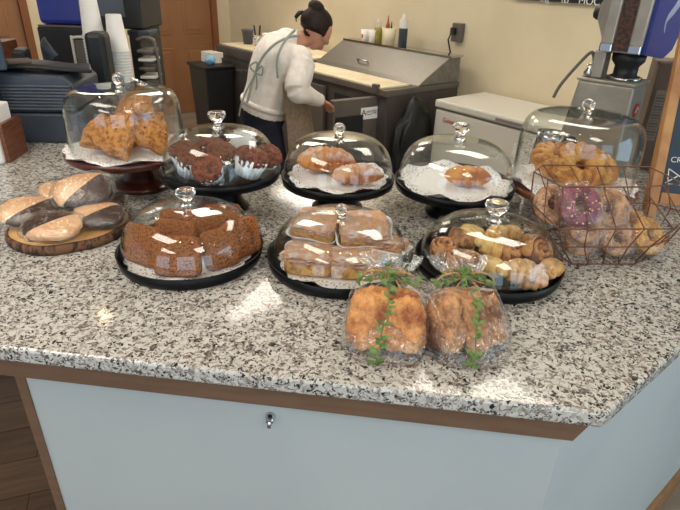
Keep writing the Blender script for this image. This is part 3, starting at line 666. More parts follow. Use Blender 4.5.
# ================================================================ register end (left)
def cupstack(name_loc, n, label, hc):
    t = thing('paper_cup_stack', label, 'cup stack', name_loc, 0, 'upside down paper cup stacks')
    prof = []; z = 0
    for k in range(n):
        prof += [(.0415, z), (.045, z+.001), (.045, z+.006), (.042, z+.0075), (.0418, z+.0115)]; z += .0115
    prof += [(.041, z), (.030, z+hc), (.028, z+hc+.002), (0, z+hc-.001)]
    mk('nested_rims' , MB().lathe(prof, 28), M['cup'], t); return t
def cup_stack(x, y, rims, hc, label):
    cupstack((x, y, T), int(rims/.0115), label, hc)
cup_stack(at(117,40,Y=2.36).x, 2.36, .262, .13, 'shorter stack of upside down white paper cups, right of the black holder')
cup_stack(at(97,40,Y=2.37).x-.010, 2.37, .315, .17, 'taller stack of upside down white paper cups, left of the black holder')
single('cup_lid_holder', MB().box((0, 0, .165), (.075, .10, .33)), M['blackp'], 'black rounded lid holder standing between the two cup stacks', 'holder', (at(101,60,Y=2.24).x, 2.24, T), .1, smooth=False, bevel=.018)
uw = thing('beverage_urn', 'tall blue container on a black stand behind the cash register', 'dispenser', (-1.31, 2.78, T))
mk('stand', MB().box((0, 0, .15), (.24, .24, .30)), M['blackp'], uw, smooth=False, bevel=.01)
mk('container', MB().box((0, 0, .52), (.215, .22, .42)), M['blue'], uw, smooth=False, bevel=.02)
mk('rim', MB().box((0, 0, .304), (.225, .23, .008)), M['steel_dark'], uw, smooth=False)
mw = thing('microwave', 'dark microwave on a black stand behind the cup stacks', 'microwave', (-1.02, 2.70, T), -.04)
mk('stand', MB().box((.085, -.02, .155), (.05, .26, .31)), M['blackp'], mw, smooth=False, bevel=.006); mk('stand', MB().box((-.12, .02, .155), (.05, .26, .31)), M['blackp'], mw, smooth=False, bevel=.006)
mk('oven_body', MB().box((-.012, 0, .455), (.264, .26, .29)), M['blackp'], mw, smooth=False, bevel=.008)
mk('window', MB().box((-.05, -.132, .46), (.20, .006, .20)), M['slate2'], mw, smooth=False); mk('control_foot', MB().box((.105, -.10, .297), (.10, .10, .022)), M['slate'], mw, smooth=False, bevel=.004)
rk = thing('cooling_rack', 'small aluminium rack with rungs beside the brown door', 'rack', (-.865, 2.50, T))
fr = MB(); fr.sweep(chain([(-.05, 0, .275), (-.02, 0, .285), (.015, 0, .28), (.028, 0, .255), (.034, 0, .12), (.034, 0, 0.006)], 5), .008, 10)
mk('frame', fr, M['steel_dark'], rk); 
for k in range(7): mk('rung', MB().box((-.005, .0, .235-.036*k), (.066, .10, .012)), M['freezer'] if k % 2 else M['steel_dark'], rk, smooth=False, bevel=.003)
# cash register
rg = thing('cash_register', 'slate grey cash register with drawer and ribbed body', 'cash register', (-1.06, 1.95, T), .10)
mk('cash_drawer', MB().box((-.02, .02, .052), (.31, .26, .10)), M['slate'], rg, smooth=False, bevel=.006)
bd = MB(); y0, y1 = -.10, .16
ribs = []
for k in range(9):
    z = .108 + k*.0095; ribs += [(.125 - .004 + .0005*k, z), (.130 + .0005*k, z+.004), (.125-.004 + .0005*k, z+.008)]
polyx = [(.125, .103)] + ribs + [(.13, .20)]
body = MB()
sec = [( .118, .104), (.13, .12), (.135, .195), (.10, .225), (-.12, .235), (-.145, .20), (-.135, .12), (-.125, .104)]
n = len(sec); body.add([(x, y0+.012*(z > .2), z) for x, z in sec] + [(x, y1, z) for x, z in sec], [tuple(range(n)), tuple(range(n, 2*n))[::-1]] + [(i, (i+1) % n, (i+1) % n+n, i+n) for i in range(n)])
ub = mk('register_body', body, M['slate'], rg, smooth=False, bevel=.008)
rb = MB()
for k in range(8): rb.box((.01, y0-.002, .118+k*.0108), (.225, .008, .0055))
mk('ribs', rb, M['slate2'], ub, smooth=False, bevel=.001)
mk('top_cover', MB().sweep(chain([(-.14, .0, .205), (-.10, -.02, .245), (0, -.02, .25), (.10, 0, .238), (.16, .02, .235)], 5), [(.07, .012)]*21, 14), M['blackp'], rg)
mk('receipt_guide', MB().box((-.055, -.03, .262), (.07, .08, .008), .5), M['card'], rg, smooth=False, label='brown receipt paper in the guide')
ps = thing('pos_screen', 'dark touch screen on a stand at the far left edge', 'screen', (-1.10, 1.80, T+.0), .5)
mk('screen_panel', MB().box((-.07, 0, .42), (.16, .02, .34)), M['slate_board'], ps, smooth=False, bevel=.006); mk('screen_stand', MB().box((-.07, .02, .13), (.05, .04, .26)), M['blackp'], ps, smooth=False, bevel=.006)
mk('screen_foot', MB().box((-.07, 0, .008), (.12, .10, .016)), M['blackp'], ps, smooth=False, bevel=.004)
ch = thing('card_terminal', 'black card terminal on curved arm above the register', 'terminal', (-1.21, 2.30, T+.0))
mk('arm', MB().sweep(chain([(0, 0, 0.006), (-.01, 0, .2), (.0, -.02, .28), (.05, -.1, .275), (.09, -.12, .235)], 5), [(.018, .008)]*21, 10), M['slate'], ch)
mk('handset', MB().box((-.03, -.14, .245), (.05, .10, .05), .3), M['blackp'], ch, smooth=False, bevel=.012)
wr_ = thing('tray_frame', 'upright silver wire tray frame behind the register', 'rack', (-1.12, 2.42, T))
mk('frame', MB().sweep(chain([(-.04, 0, .006), (-.04, 0, .26), (-.03, 0, .285), (.045, 0, .285), (.06, 0, .265), (.075, 0, .006)], 6), .006, 10), M['freezer'], wr_); mk('tray', MB().box((.01, .006, .15), (.085, .006, .25)), M['steel_dark'], wr_, smooth=False)
og = thing('desk_organizer', 'small wooden organizer holding a yellow marker', 'organizer', (-1.42, 2.30, T))
mk('tray', MB().box((0, 0, .14), (.12, .12, .28)), M['wood_mid'], og, smooth=False, bevel=.004); mk('divider', MB().box((-.05, -.03, .315), (.012, .05, .07)), M['freezer'], og, smooth=False)
yk = thing('marker_pen', 'yellow marker standing in the wooden organizer', 'pen', (-1.435, 2.29, T+.281), rot=(0, -.35, 0)); mk('barrel', MB().lathe([(0, 0), (.009, 0), (.009, .07), (0, .07)], 16), M['yellow'], yk); mk('cap', MB().lathe([(.0095, .05), (.0095, .085), (0, .085)], 16), M['yellow'], yk)
nb = thing('paper_napkin_pack', 'white stack of napkins in a brown holder at the left edge of the counter', 'napkins', (-1.105, 1.66, T), .1)
mk('napkins', MB().box((0, 0, .085), (.09, .12, .17)), M['paper'], nb, smooth=False, bevel=.006); mk('holder', MB().box((.052, .02, .06), (.012, .13, .12)), M['wood_mid'], nb, smooth=False)
b = MB().ball((0, 0, .02), (.085, .045, .022), 4, lambda d: 1+.35*noise.noise(d*4))
bx = thing('plastic_bag', 'crumpled clear plastic packaging behind the scone dome', 'plastic bag', (-.80, 2.06, T+.0), .2)
mk('bag', MB().ball((0, 0, .09), (.10, .04, .09), 4, lambda d: 1+.3*noise.noise(d*4)), M['film'], bx)

# ================================================================ stands and domes
def domes(R, H, wall, kr=None):
    t = .0028
    if wall: o = [(R, 0), (R, .01), (R*.995, H*.45), (R*.985, H*.66), (R*.955, H*.80), (R*.88, H*.915), (R*.74, H*.975), (R*.5, H*.998), (R*.2, H*1.004), (0, H*1.005)]
    else: o = [(R, 0), (R*.998, .008), (R*.985, H*.24), (R*.955, H*.44), (R*.90, H*.62), (R*.80, H*.79), (R*.66, H*.905), (R*.46, H*.972), (R*.22, H*.997), (0, H)]
    pts = chain([(a, 0, b) for a, b in o], 4); o = [(p[0], p[2]) for p in pts]
    inn_ = [(max(r-t, 0), max(z-t*.6*min(1, z/H*2), 0)) for r, z in o]
    return MB().lathe(o + inn_[::-1] , 72)
def knobprof(kind):
    if kind == 'flare': return [(0, -.001), (.014, -.001), (.016, .003), (.009, .008), (.0085, .014), (.014, .020), (.021, .028), (.0225, .034), (.020, .040), (.012, .042), (0, .041)]
    if kind == 'ball': return [(0, -.001), (.012, -.001), (.013, .004), (.008, .007)] + [(.0165*cos(a)+.0005, .021+.0165*sin(a)) for a in [radians(d) for d in range(-55, 91, 14)]] + [(0, .0375)]
def dome(x, y, z, R, H, label, kind='flare', wall=False, ks=1.0):
    t = thing('glass_dome', label, 'dome', (x, y, z), 0, 'glass dome covers'); mk('cover', domes(R, H, wall), M['glass'], t)
    mk('knob', MB().lathe([(r*ks, zz*ks + H + .0006) for r, zz in knobprof(kind)], 12 if kind == 'ball' else 32), M['knob'], t); return t
def lowplate(x, y, R, label):
    t = thing('cake_plate', label, 'cake plate', (x, y, T), 0, 'low black cake plates')
    mk('plate', MB().lathe([(0, .002), (R-.02, .002), (R-.012, 0), (R-.003, 0), (R, .004), (R+.004, .026), (R+.0015, .027), (R-.0035, .009), (R-.008, .007), (0, .007)], 72), M['black'], t); return t
def stand(x, y, zt, R, mt, label, base, wood=False, off=(0, 0)):
    t = thing('cake_stand', label, 'cake stand', (x, y, T), 0, 'raised cake stands' if not wood else None); h = zt - T
    if wood:
        mk('plate', MB().lathe([(0, h-.016), (R*.6, h-.018), (R*.93, h-.020), (R, h-.012), (R+.002, h-.002), (R-.002, h+.002), (R-.008, h), (0, h)], 72), M[mt], t)
    else: mk('plate', MB().lathe([(0, h-.016), (R-.02, h-.016), (R-.002, h-.016), (R+.001, h+.004), (R-.002, h+.005), (R-.005, h-.004), (0, h-.004)], 72), M[mt], t)
    mk('stem', MB().lathe([(r, z) for r, z in base], 48), M[mt], t, loc=(off[0], off[1], 0)); return t
h1 = .105
stand(-.592, 1.45, 1.172, .165, 'wood_dark', 'dark turned wooden cake stand holding scones at the left', [(0, 0), (.078, 0), (.082, .006), (.080, .014), (.060, .022), (.052, .028), (.048, .045), (.036, .060), (.034, .072), (.046, .090), (.060, .097), (0, .097)], True, (.022, .012))
sb = lambda h: [(0, 0), (.066, 0), (.068, .006), (.056, .016), (.050, .03), (.044, .06), (.042, h-.016), (0, h-.016)]
stand(-.313, 1.325, 1.165, .152, 'black', 'black cake stand holding the muffins', sb(.105))
stand(-.012, 1.345, 1.15, .147, 'black', 'black cake stand holding two sugared croissants', sb(.09))
stand(.291, 1.34, 1.146, .154, 'black', 'black cake stand holding one croissant on a lace doily', sb(.086))
stand(.600, 1.36, 1.146, .163, 'wood_mid', 'brown wooden cake stand with pale lower rim holding twisted pastries', [(0, 0), (.08, 0), (.082, .008), (.05, .02), (.045, .04), (.05, .069), (0, .069)], True)
lowplate(-.324, 1.045, .151, 'low black plate under the spice bread slices')
lowplate(.0, 1.035, .153, 'low black plate under the crumb cake squares')
lowplate(.320, 1.038, .153, 'low black plate under the rolled buns')
DZ = T + .0075
dome(-.324, 1.045, DZ, .1455, .108, 'rounded glass dome over the spice bread slices', 'flare', ks=.95)
dome(.0, 1.035, DZ, .145, .102, 'rounded glass dome over the crumb cake squares', 'ball', ks=.75)
dome(.320, 1.038, DZ, .148, .100, 'rounded glass dome over the rolled buns', 'flare', ks=1.1)
dome(-.313, 1.325, 1.1615, .144, .108, 'rounded glass dome over the muffins', 'flare')
dome(-.012, 1.345, 1.1465, .142, .108, 'rounded glass dome over the two croissants', 'ball', ks=.9)
dome(.291, 1.34, 1.1425, .147, .114, 'rounded glass dome over the single croissant', 'flare', ks=1.0)
dome(-.592, 1.45, 1.1725, .150, .165, 'tall straight sided glass dome over the scones', 'ball', True, ks=.95)
dome(.600, 1.36, 1.1465, .150, .182, 'tall straight sided glass dome over the twisted pastries', 'ball', True, ks=.95)
def doily(x, y, z, R, label, lift=.006, seg=120, waves=22, group='paper doilies'):
    vs = [(0, 0, 0)]; fs = []; rr = [.3, .6, .8, .9, .96, 1.0]
    for j, k in enumerate(rr):
        for i in range(seg):
            a = 2*pi*i/seg; s = abs(sin(a*waves/2)); r = R*k*(1 + (.055*s if k == 1 else 0))
            zz = lift*max(0, (k-.8)/.2)*(.5+.5*sin(a*7+j) ) + (.0015*noise.noise(Vector((cos(a)*3, sin(a)*3, k*4))) if k > .5 else 0)
            vs.append((r*cos(a), r*sin(a), max(zz, 0)))
    for i in range(seg): fs.append((0, 1+i, 1+(i+1) % seg))
    for j in range(len(rr)-1):
        for i in range(seg): fs.append((1+j*seg+i, 1+(j+1)*seg+i, 1+(j+1)*seg+(i+1) % seg, 1+j*seg+(i+1) % seg))
    single('paper_doily', MB().add(vs, fs), M['lace'], label, 'doily', (x, y, z), .3, group)
doily(-.592, 1.45, 1.1735, .158, 'white lace doily spilling over the wooden stand under the scones', .012)
doily(-.012, 1.345, 1.1475, .126, 'white lace doily under the two sugared croissants', .012)
doily(.291, 1.34, 1.1435, .140, 'white lace doily under the single croissant', .016)
doily(.600, 1.36, 1.1475, .152, 'white lace doily under the twisted pastries', .022)
doily(-.328, 1.045, DZ+.0008, .130, 'pale doily under the spice bread slices', .003)
doily(.0, 1.035, DZ+.0008, .128, 'white lace doily under the crumb cake squares', .012)

# ================================================================ pastries
def rot(rx=0, ry=0, rz=0): return (rx, ry, rz)
def scone_mb(seed):
    def fn(d):
        a = math.atan2(d.y, d.x); k = cos(pi/3)/cos(((a + pi/3*3) % (2*pi/3)) - pi/3); k = .30 + .70*k
        h = sqrt(d.x**2+d.y**2); r = Vector((d.x*.080*k, d.y*.080*k, (abs(d.z)**.7)*(1 if d.z > 0 else -1)*.020))
        n = noise.noise(Vector(d)*4 + Vector((seed, 0, 0))); return r*(1 + .08*n + .05*noise.noise(Vector(d)*13))
    return MB().ball((0, 0, 0), 1, 5, fn)
def drop(o, zfloor):
    """lower a rotated thing until its lowest point touches zfloor"""
    bpy.context.view_layer.update(); zs = []
    for q in [o] + list(o.children):
        if q.type == 'MESH': zs += [(q.matrix_world @ v.co).z for v in q.data.vertices]
    o.location.z += zfloor - min(zs)
sc_ = [(-.640, 1.425, 0, (.55, -.10, 1.0), 'golden scone leaning at the left of the pile'), (-.592, 1.375, 0, (.85, 0, -.05), 'large golden scone at the front centre of the pile'),
       (-.522, 1.420, 0, (.70, .30, .5), 'golden scone on the right side of the pile'), (-.570, 1.47, .050, (.45, -.65, .25), 'wrapped nut scone lying on top of the pile'), (-.60, 1.50, 0, (.25, 0, 1.9), 'scone at the back underneath the pile')]
for i, (x, y, z, r, l) in enumerate(sc_):
    t = thing('scone', l, 'scone', (x, y, 1.22), rot=r, group='scones under the tall dome'); mk('crumb', scone_mb(i*3.1), M['golden'], t)
    if i == 3: mk('wrapper', MB().ball((0, 0, 0), (.075, .07, .034), 4, lambda d: 1+.06*noise.noise(Vector(d)*6)), M['film'], t)
    bt = MB()
    random.seed(i)
    for k in range(9):
        a = random.uniform(0, 6.28); rr = random.uniform(.01, .045); bt.ball((rr*cos(a), rr*sin(a), .0195*(1-(rr/.09)**2)*random.choice((1, 1, -1))), (.0032, .003, .002), 1)
    mk('raisins', bt, M['cinn'], t)
    drop(t, 1.175 + (z if z > 0 else 0))
# muffins
def muffin(x, y, z, r, l, s=1.0, zf=1.163):
    t = thing('muffin', l, 'muffin', (x, y, z), rot=r, group='muffins under the dome')
    mk('paper_liner', MB().lathe([(0, 0), (.026*s, 0), (.036*s, .044*s), (.035*s, .044*s), (.0255*s, .002), (0, .002)], 108, rf=lambda rr, zz, a, i: (rr*(1+.06*sin(a*18)) if rr > .02 else rr, zz)), M['paper'], t)
    sd = x*50
    def fn(d):
        if d.z < 0: v = Vector((d.x*.035*s, d.y*.035*s, d.z*.03*s))
        else: v = Vector((d.x*.039*s, d.y*.039*s, d.z*.025*s))
        return v*(1+.16*noise.noise(Vector(d)*3.2+Vector((sd, 0, 0)))+.06*noise.noise(Vector(d)*9))
    mk('crumb', MB().ball((0, 0, .041*s), 1, 4, fn), M['muffin'], t); drop(t, zf); return t
for x, y, z, r, l, s in ((-.378, 1.262, 1.2, (.12, .30, 0), 'muffin standing at the front left in its paper liner', 1), (-.310, 1.222, 1.2, (.75, -.1, 0), 'muffin tipped towards the front centre', .95), (-.236, 1.262, 1.2, (.05, .35, .3), 'muffin leaning at the front right with its liner in view', 1.1),
        (-.402, 1.335, 1.2, (0, -.1, 0), 'muffin at the left behind the front ones', 1), (-.352, 1.395, 1.2, (-.1, 0, 0), 'muffin at the back left', .95), (-.310, 1.315, 1.2, (.2, .1, 0), 'muffin in the middle of the stand', 1.05), (-.262, 1.385, 1.2, (-2.1, .5, 0), 'muffin lying upside down at the back right', 1.1), (-.203, 1.330, 1.2, (.5, .5, 0), 'muffin tipped at the right edge', .9)):
    muffin(x, y, z, r, l, s)
# croissants
def croissant(loc_, rz, l, L=.13, R=.030, mt='croiss', cat='croissant', zf=0, bend=.025, name='croissant', group='croissants', ridges=7):
    t = thing(name, l, cat, loc_, rz, group); n = 64; P = []; rad = []
    for i in range(n):
        u = -1 + 2*i/(n-1); P.append((u*L/2, -bend*u*u + bend*.3, 0)); fr_ = (u*ridges/2+.5) % 1
        r = R*max(.06, (1-abs(u)**2.4))**.62*(.86 + .20*(1-fr_)**.5 if u > 0 else .86+.20*(fr_)**.5); rad.append((r, r*.82))
    sd = loc_[0]*40
    mk('crust', MB().sweep(P, rad, 28, disp=lambda p, i, a: p*(1+.05*noise.noise(Vector(p)*30+Vector((sd, 0, 0))))), M[mt], t); drop(t, zf); return t
croissant((-.045, 1.365, 1.2), .05, 'larger sugared croissant lying towards the back', .145, .040, zf=1.150)
croissant((.035, 1.285, 1.2), .12, 'smaller sugared croissant lying at the front', .128, .030, zf=1.150, bend=.018)
croissant((.318, 1.315, 1.2), -.05, 'single golden croissant roll on the lace doily', .118, .032, 'croiss_plain', zf=1.1445, bend=.006, ridges=3)
# twisted pastries
def twist(loc_, r, l, s=1, zf=1.150):
    t = thing('twisted_pastry', l, 'pastry', loc_, rot=r, group='twisted pastries under the tall dome')
    for k in range(3):
        P = []; n = 90
        for i in range(n):
            u = 2*pi*i/n; ph = u*4.0/3*1 + 2*pi*k/3
            ph = 4*u + 2*pi*k/3
            rr = .036 + .0145*cos(ph); P.append((rr*cos(u)*1.15*s, rr*sin(u)*s, .0135*sin(ph)*s))
        mk('dough_strand', MB().sweep(P, [.0118*s*(1+.12*noise.noise(Vector((i*.3, k, loc_[0]*9)))) for i in range(n)], 12, closed=True), M['twist'], t)
    drop(t, zf)
twist((.575, 1.405, 1.2), (.35, .1, .2), 'golden twisted pastry at the back left under the tall dome', 1.12)
twist((.600, 1.325, 1.2), (.9, .15, -.1), 'golden twisted pastry leaning at the front under the tall dome', 1.02)
twist((.672, 1.365, 1.2), (.7, .3, .5), 'golden twisted pastry at the right under the tall dome', .85)
# spice bread slices
def slab_fn(dx, dy, dz, sd, p=5.0, amp=.02, fr=14):
    def fn(d):
        k = (abs(d.x)**p + abs(d.y)**p + abs(d.z)**p)**(-1/p); v = Vector((d.x*k*dx, d.y*k*dy, d.z*k*dz))
        return v*(1+amp*noise.noise(v*fr*6+Vector((sd, 0, 0))))
    return fn
sl_ = [((-.322, .944), (-.22, 0, .02), .047, 'spice bread slice facing front at the centre'), ((-.245, .985), (-.22, 0, .62), .038, 'spice bread slice with rounded crust right of the front one'),
       ((-.405, .990), (-.30, 0, -.42), .046, 'spice bread slice leaning at the left'), ((-.348, 1.020), (-.30, 0, -.15), .045, 'spice bread slice in the middle row behind the front one'),
       ((-.212, 1.035), (-.25, 0, .85), .045, 'spice bread slice at the right edge turned sideways'), ((-.272, 1.052), (-.30, 0, .38), .044, 'spice bread slice behind the rounded one'),
       ((-.355, 1.080), (-.35, 0, .0), .044, 'spice bread slice at the back'), ((-.268, 1.115), (-.30, 0, .15), .042, 'spice bread slice at the back right')]
for i, ((x, y), r, w, l) in enumerate(sl_):
    o = mk('bread_slice', MB().ball((0, 0, 0), 1, 5, slab_fn(w, .0095, .041, i*7.7, 7, .012)), M['pumpkin']); o.location = (x, y, 1.12); o.rotation_euler = r
    props(o, l, 'bread slice', 'spice bread slices under the dome'); drop(o, DZ+.0028)
tg = thing('price_tag', 'small white price tag standing behind the spice bread slices', 'tag', (-.275, 1.155, DZ+.002), .1)
mk('card', MB().box((0, 0, .030), (.040, .001, .055)), M['paper'], tg, smooth=False, rot=(-.2, 0, 0)); text('price', '$ 10', .013, M['ink'], tg, (0, -.0085, .044), (pi/2-.2, 0, 0), ext=.0002)
# crumb cake squares
def square(loc_, r, l, s=1.0, wrap=False, w=.049, d=.038, zf=0):
    t = thing('crumb_cake_square', l, 'cake', loc_, rot=r, group='crumb cake squares under the dome')
    mk('sponge', MB().ball((0, 0, -.006*s), 1, 4, slab_fn(w*s, d*s, .016*s, loc_[0]*70, 7, .02)), M['cake'], t)
    mk('crumb_topping', MB().ball((0, 0, .012*s), 1, 5, lambda q: slab_fn(w*s*1.03, d*s*1.03, .012*s, loc_[1]*50, 5, 0)(q)*(1+.16*noise.noise(Vector(q)*5+Vector((loc_[0]*30, 0, 0))))), M['crumb'], t)
    if wrap:
        n = 40; vs = []; fs = []; prof = [(.75, -.0245), (1.06, -.0235), (1.12, -.014), (1.20, -.004), (1.30, .002)]
        for j, (k, z) in enumerate(prof):
            for i in range(n):
                a = 2*pi*i/n; q = (abs(cos(a))**5+abs(sin(a))**5)**(-1/5); ex = 1+.05*sin(a*5)*(j/4)
                vs.append((cos(a)*q*w*s*k*ex, sin(a)*q*d*s*k*ex, z*s*(1+.2*sin(a*3)*(j > 2))))
        vs.append((0, 0, -.0245*s)); fs = [(len(vs)-1, i, (i+1) % n) for i in range(n)]
        for j in range(4): fs += [(j*n+i, j*n+(i+1) % n, (j+1)*n+(i+1) % n, (j+1)*n+i) for i in range(n)]
        mk('paper_wrap', MB().add(vs, fs), M['paper'], t, solid=.0008)
    drop(t, zf)
z0 = DZ+.0035
square((-.062, .985, 1.1), (0, 0, -.12), 'sugared crumb cake square at the front left of the plate', 1, zf=z0)
square((.030, .978, 1.1), (0, 0, .0), 'sugared crumb cake square at the front right of the plate', 1, zf=z0)
square((-.058, 1.10, 1.1), (0, 0, .2), 'crumb cake square in the bottom layer at the back left', 1, zf=z0)
square((.04, 1.09, 1.1), (0, 0, .1), 'crumb cake square in the bottom layer at the back centre', 1, zf=z0)
square((.105, 1.035, 1.1), (0, .25, 1.2), 'crumb cake square leaning at the right side of the plate', .86, True, zf=z0)
square((-.052, 1.062, 1.15), (.30, 0, -.35), 'crumb cake square in white paper on top at the left', .95, True, zf=z0+.030)
square((.047, 1.040, 1.15), (.42, 0, .12), 'crumb cake square in white paper on top at the right', .98, True, zf=z0+.030)
square((-.045, 1.135, 1.15), (.1, 0, .1), 'smaller crumb cake square on top at the very back', .66, zf=z0+.036)
# rolled buns
def fold(loc_, r, l, L=.075, R=.026, mt='bun', grooves=6, zf=DZ+.003, flat=.85):
    t = thing('rolled_bun', l, 'bun', loc_, rot=r, group='rolled buns under the dome')
    def fn(d):
        g = abs(sin(d.x*grooves*1.3 + d.y*1.2 + loc_[0]*9)); k = 1 - .30*(1-g)**3 + .10*noise.noise(Vector(d)*2.3+Vector((loc_[0]*60, 0, 0)))
        return Vector((d.x*L/2, d.y*R*(1+.25*(d.x > 0)*d.x), d.z*R*flat))*k
    mk('dough', MB().ball((0, 0, 0), 1, 5, fn), M[mt], t); drop(t, zf)
def swirl(loc_, r, l, R=.038, zf=DZ+.003, mt='bun_cin'):
    t = thing('cinnamon_roll', l, 'cinnamon roll', loc_, rot=r, group='cinnamon rolls under the dome')
    P = []; n = 110; turns = 2.6
    for i in range(n):
        u = i/(n-1); a = u*turns*2*pi; rr = .004 + (R-.010)*u; P.append((rr*cos(a), rr*sin(a), .006*(1-u)))
    mk('dough_coil', MB().sweep(P, [(.0055, .017)]*(n-3) + [(.006, .014), (.004, .01), (.002, .006)], 12), M[mt], t)
    mk('cinnamon_filling', MB().lathe([(0, -.010), (R-.006, -.010), (R-.007, .012), (0, .014)], 32), M['cinn'], t); drop(t, zf)
swirl((.262, 1.000, 1.1), (-.1, .1, .4), 'brown cinnamon roll at the front left', .044)
swirl((.228, 1.055, 1.1), (.1, -.1, 1.2), 'brown cinnamon roll at the left edge', .036)
swirl((.275, 1.105, 1.1), (.5, 0, 2.2), 'brown cinnamon roll at the back left', .038)
swirl((.372, 1.040, 1.13), (.2, .1, .5), 'dark cinnamon roll in the middle of the plate', .028)
swirl((.422, 1.035, 1.13), (.75, .45, .3), 'tall cinnamon roll standing at the right', .040)
for a in (((.300, 1.120, 1.12), (.2, .3, .5), 'pale bun at the back left of the centre', .085, .028, 'bun_pale', 4), ((.350, 1.100, 1.14), (0, .9, 1.5), 'pale bun standing upright at the back centre', .085, .026, 'bun_pale', 3),
          ((.388, 1.115, 1.13), (0, .6, 1.2), 'pale bun leaning at the back right', .088, .027, 'bun', 4), ((.330, 1.062, 1.12), (0, .3, -.7), 'pale twisted bun left of the middle', .080, .024, 'bun_pale', 3),
          ((.312, .980, 1.12), (0, .2, 1.9), 'pale yellow bun reaching towards the bread bag', .095, .024, 'bun_pale', 3), ((.368, .942, 1.12), (.2, .1, -.45), 'grooved bun lying across the front edge', .098, .030, 'bun_sugar', 7),
          ((.385, .990, 1.14), (0, .1, -.3), 'sugared bun on top of the grooved one', .072, .020, 'bun_sugar', 3), ((.415, .960, 1.12), (0, .5, 1.7), 'sugared bun standing upright at the front right', .080, .020, 'bun_sugar', 3),
          ((.438, .985, 1.12), (0, .2, 1.0), 'small golden bun at the right front edge', .060, .024, 'bun', 3), ((.425, 1.095, 1.12), (0, .4, 2.2), 'golden bun behind the tall cinnamon roll', .070, .024, 'bun', 4)):
    fold(*a)

# ================================================================ wood board with wrapped biscuits
wb = thing('wood_slab', 'round live edge wood slab with bark rim at the left', 'board', (-.640, 1.155, T))
def ro(a): return 1 + .025*sin(a*3+1) + .012*sin(a*7)
mk('slab', MB().lathe([(0, 0), (.124, 0), (.126, .022), (0, .022)], 72, rf=lambda r, z, a, i: (r*ro(a), z)), M['slab'], wb)
mk('bark_rim', MB().lathe([(.1245, .0), (.132, .0), (.136, .010), (.133, .021), (.1265, .0225), (.1265, .0)], 144, rf=lambda r, z, a, i: (r*ro(a)*(1+.014*noise.noise(Vector((cos(a)*14, sin(a)*14, i*.3)))*(1 if 0 < i < 4 else 0)), z)), M['bark'], wb)
def biscuit(loc_, r, l, zf, s=1.0):
    t = thing('wrapped_biscuit', l, 'biscuit', loc_, rot=r, group='wrapped half dipped biscuits on the wood slab')
    def fn(d): return slab_fn(.060*s, .042*s, .014*s, loc_[0]*30, 2.6, .03)(d)
    mk('biscuit', MB().ball((0, 0, 0), 1, 5, fn), M['halfdip'], t)
    mk('cling_film', MB().ball((0, 0, 0), 1, 4, lambda d: slab_fn(.067*s, .048*s, .0175*s, 0, 2.6, 0)(d)*(1+.08*noise.noise(Vector(d)*5+Vector((loc_[0]*9, 0, 0))))), M['film'], t)
    drop(t, zf)
bs_ = (((-.715, 1.135, 1.1), (.42, .05, .30), 'wrapped biscuit at the left, tan half towards the left', .0225, 1.05), ((-.632, 1.070, 1.1), (-.30, 0, 3.2), 'wrapped biscuit at the front edge of the slab', .0225, 1.02),
       ((-.560, 1.140, 1.1), (.35, .05, .15), 'wrapped biscuit at the right edge of the slab', .0225, .95), ((-.690, 1.225, 1.1), (.1, 0, .9), 'wrapped biscuit at the back left of the slab', .0225, .95),
       ((-.600, 1.235, 1.1), (.1, 0, .3), 'wrapped biscuit under the top one at the back', .0225, 1.0), ((-.672, 1.225, 1.13), (.30, .1, .8), 'wrapped biscuit lying across the back of the pile', .046, .95), ((-.608, 1.185, 1.13), (.60, -.10, .35), 'wrapped biscuit on top of the pile', .050, 1.08))
for a, r, l, z, s in bs_: biscuit(a, r, l, T + z + .0005, s)

# ================================================================ bread bags
def leaf(mb, p, d, n_, L=.016, W=.007):
    d = d.normalized(); n_ = (n_ - d*n_.dot(d)).normalized(); s = d.cross(n_)
    vs = [p, p + d*L*.3 + s*W*.8 + n_*.001, p + d*L*.65 + s*W*.75, p + d*L, p + d*L*.65 - s*W*.75, p + d*L*.3 - s*W*.8 + n_*.001, p + d*L*.35 - n_*.002, p + d*L*.68 - n_*.002]
    mb.add(vs, [(0, 1, 6), (1, 2, 7, 6), (2, 3, 7), (3, 4, 7), (4, 5, 6, 7), (5, 0, 6)])
def sprig(pts, k, seed, spread=1.0):
    random.seed(seed); mb = MB(); pts = [tuple(Vector(p) + Vector((random.uniform(-.004, .004), 0, 0))) for p in pts]; c = chain(pts, 6); mb.sweep(c, .0011, 6)
    for i in range(k):
        j = min(len(c)-1, max(0, int(((i+.5)/k + random.uniform(-.05, .05))*(len(c)-1)))); p = Vector(c[j]); t = (Vector(c[min(j+1, len(c)-1)]) - Vector(c[max(j-1, 0)])).normalized()
        s = random.choice((1, -1)); sd = t.cross(Vector((0, -.75, .65))).normalized()
        d = t*random.uniform(-.2, 1.0) + sd*s*random.uniform(.3, 1.2)*spread + Vector((0, -.3, .5))*random.uniform(-.5, .7)
        leaf(mb, p, d, Vector((random.uniform(-.4, .4), -.6, .8)), random.uniform(.008, .019), random.uniform(.0028, .0055))
    return mb
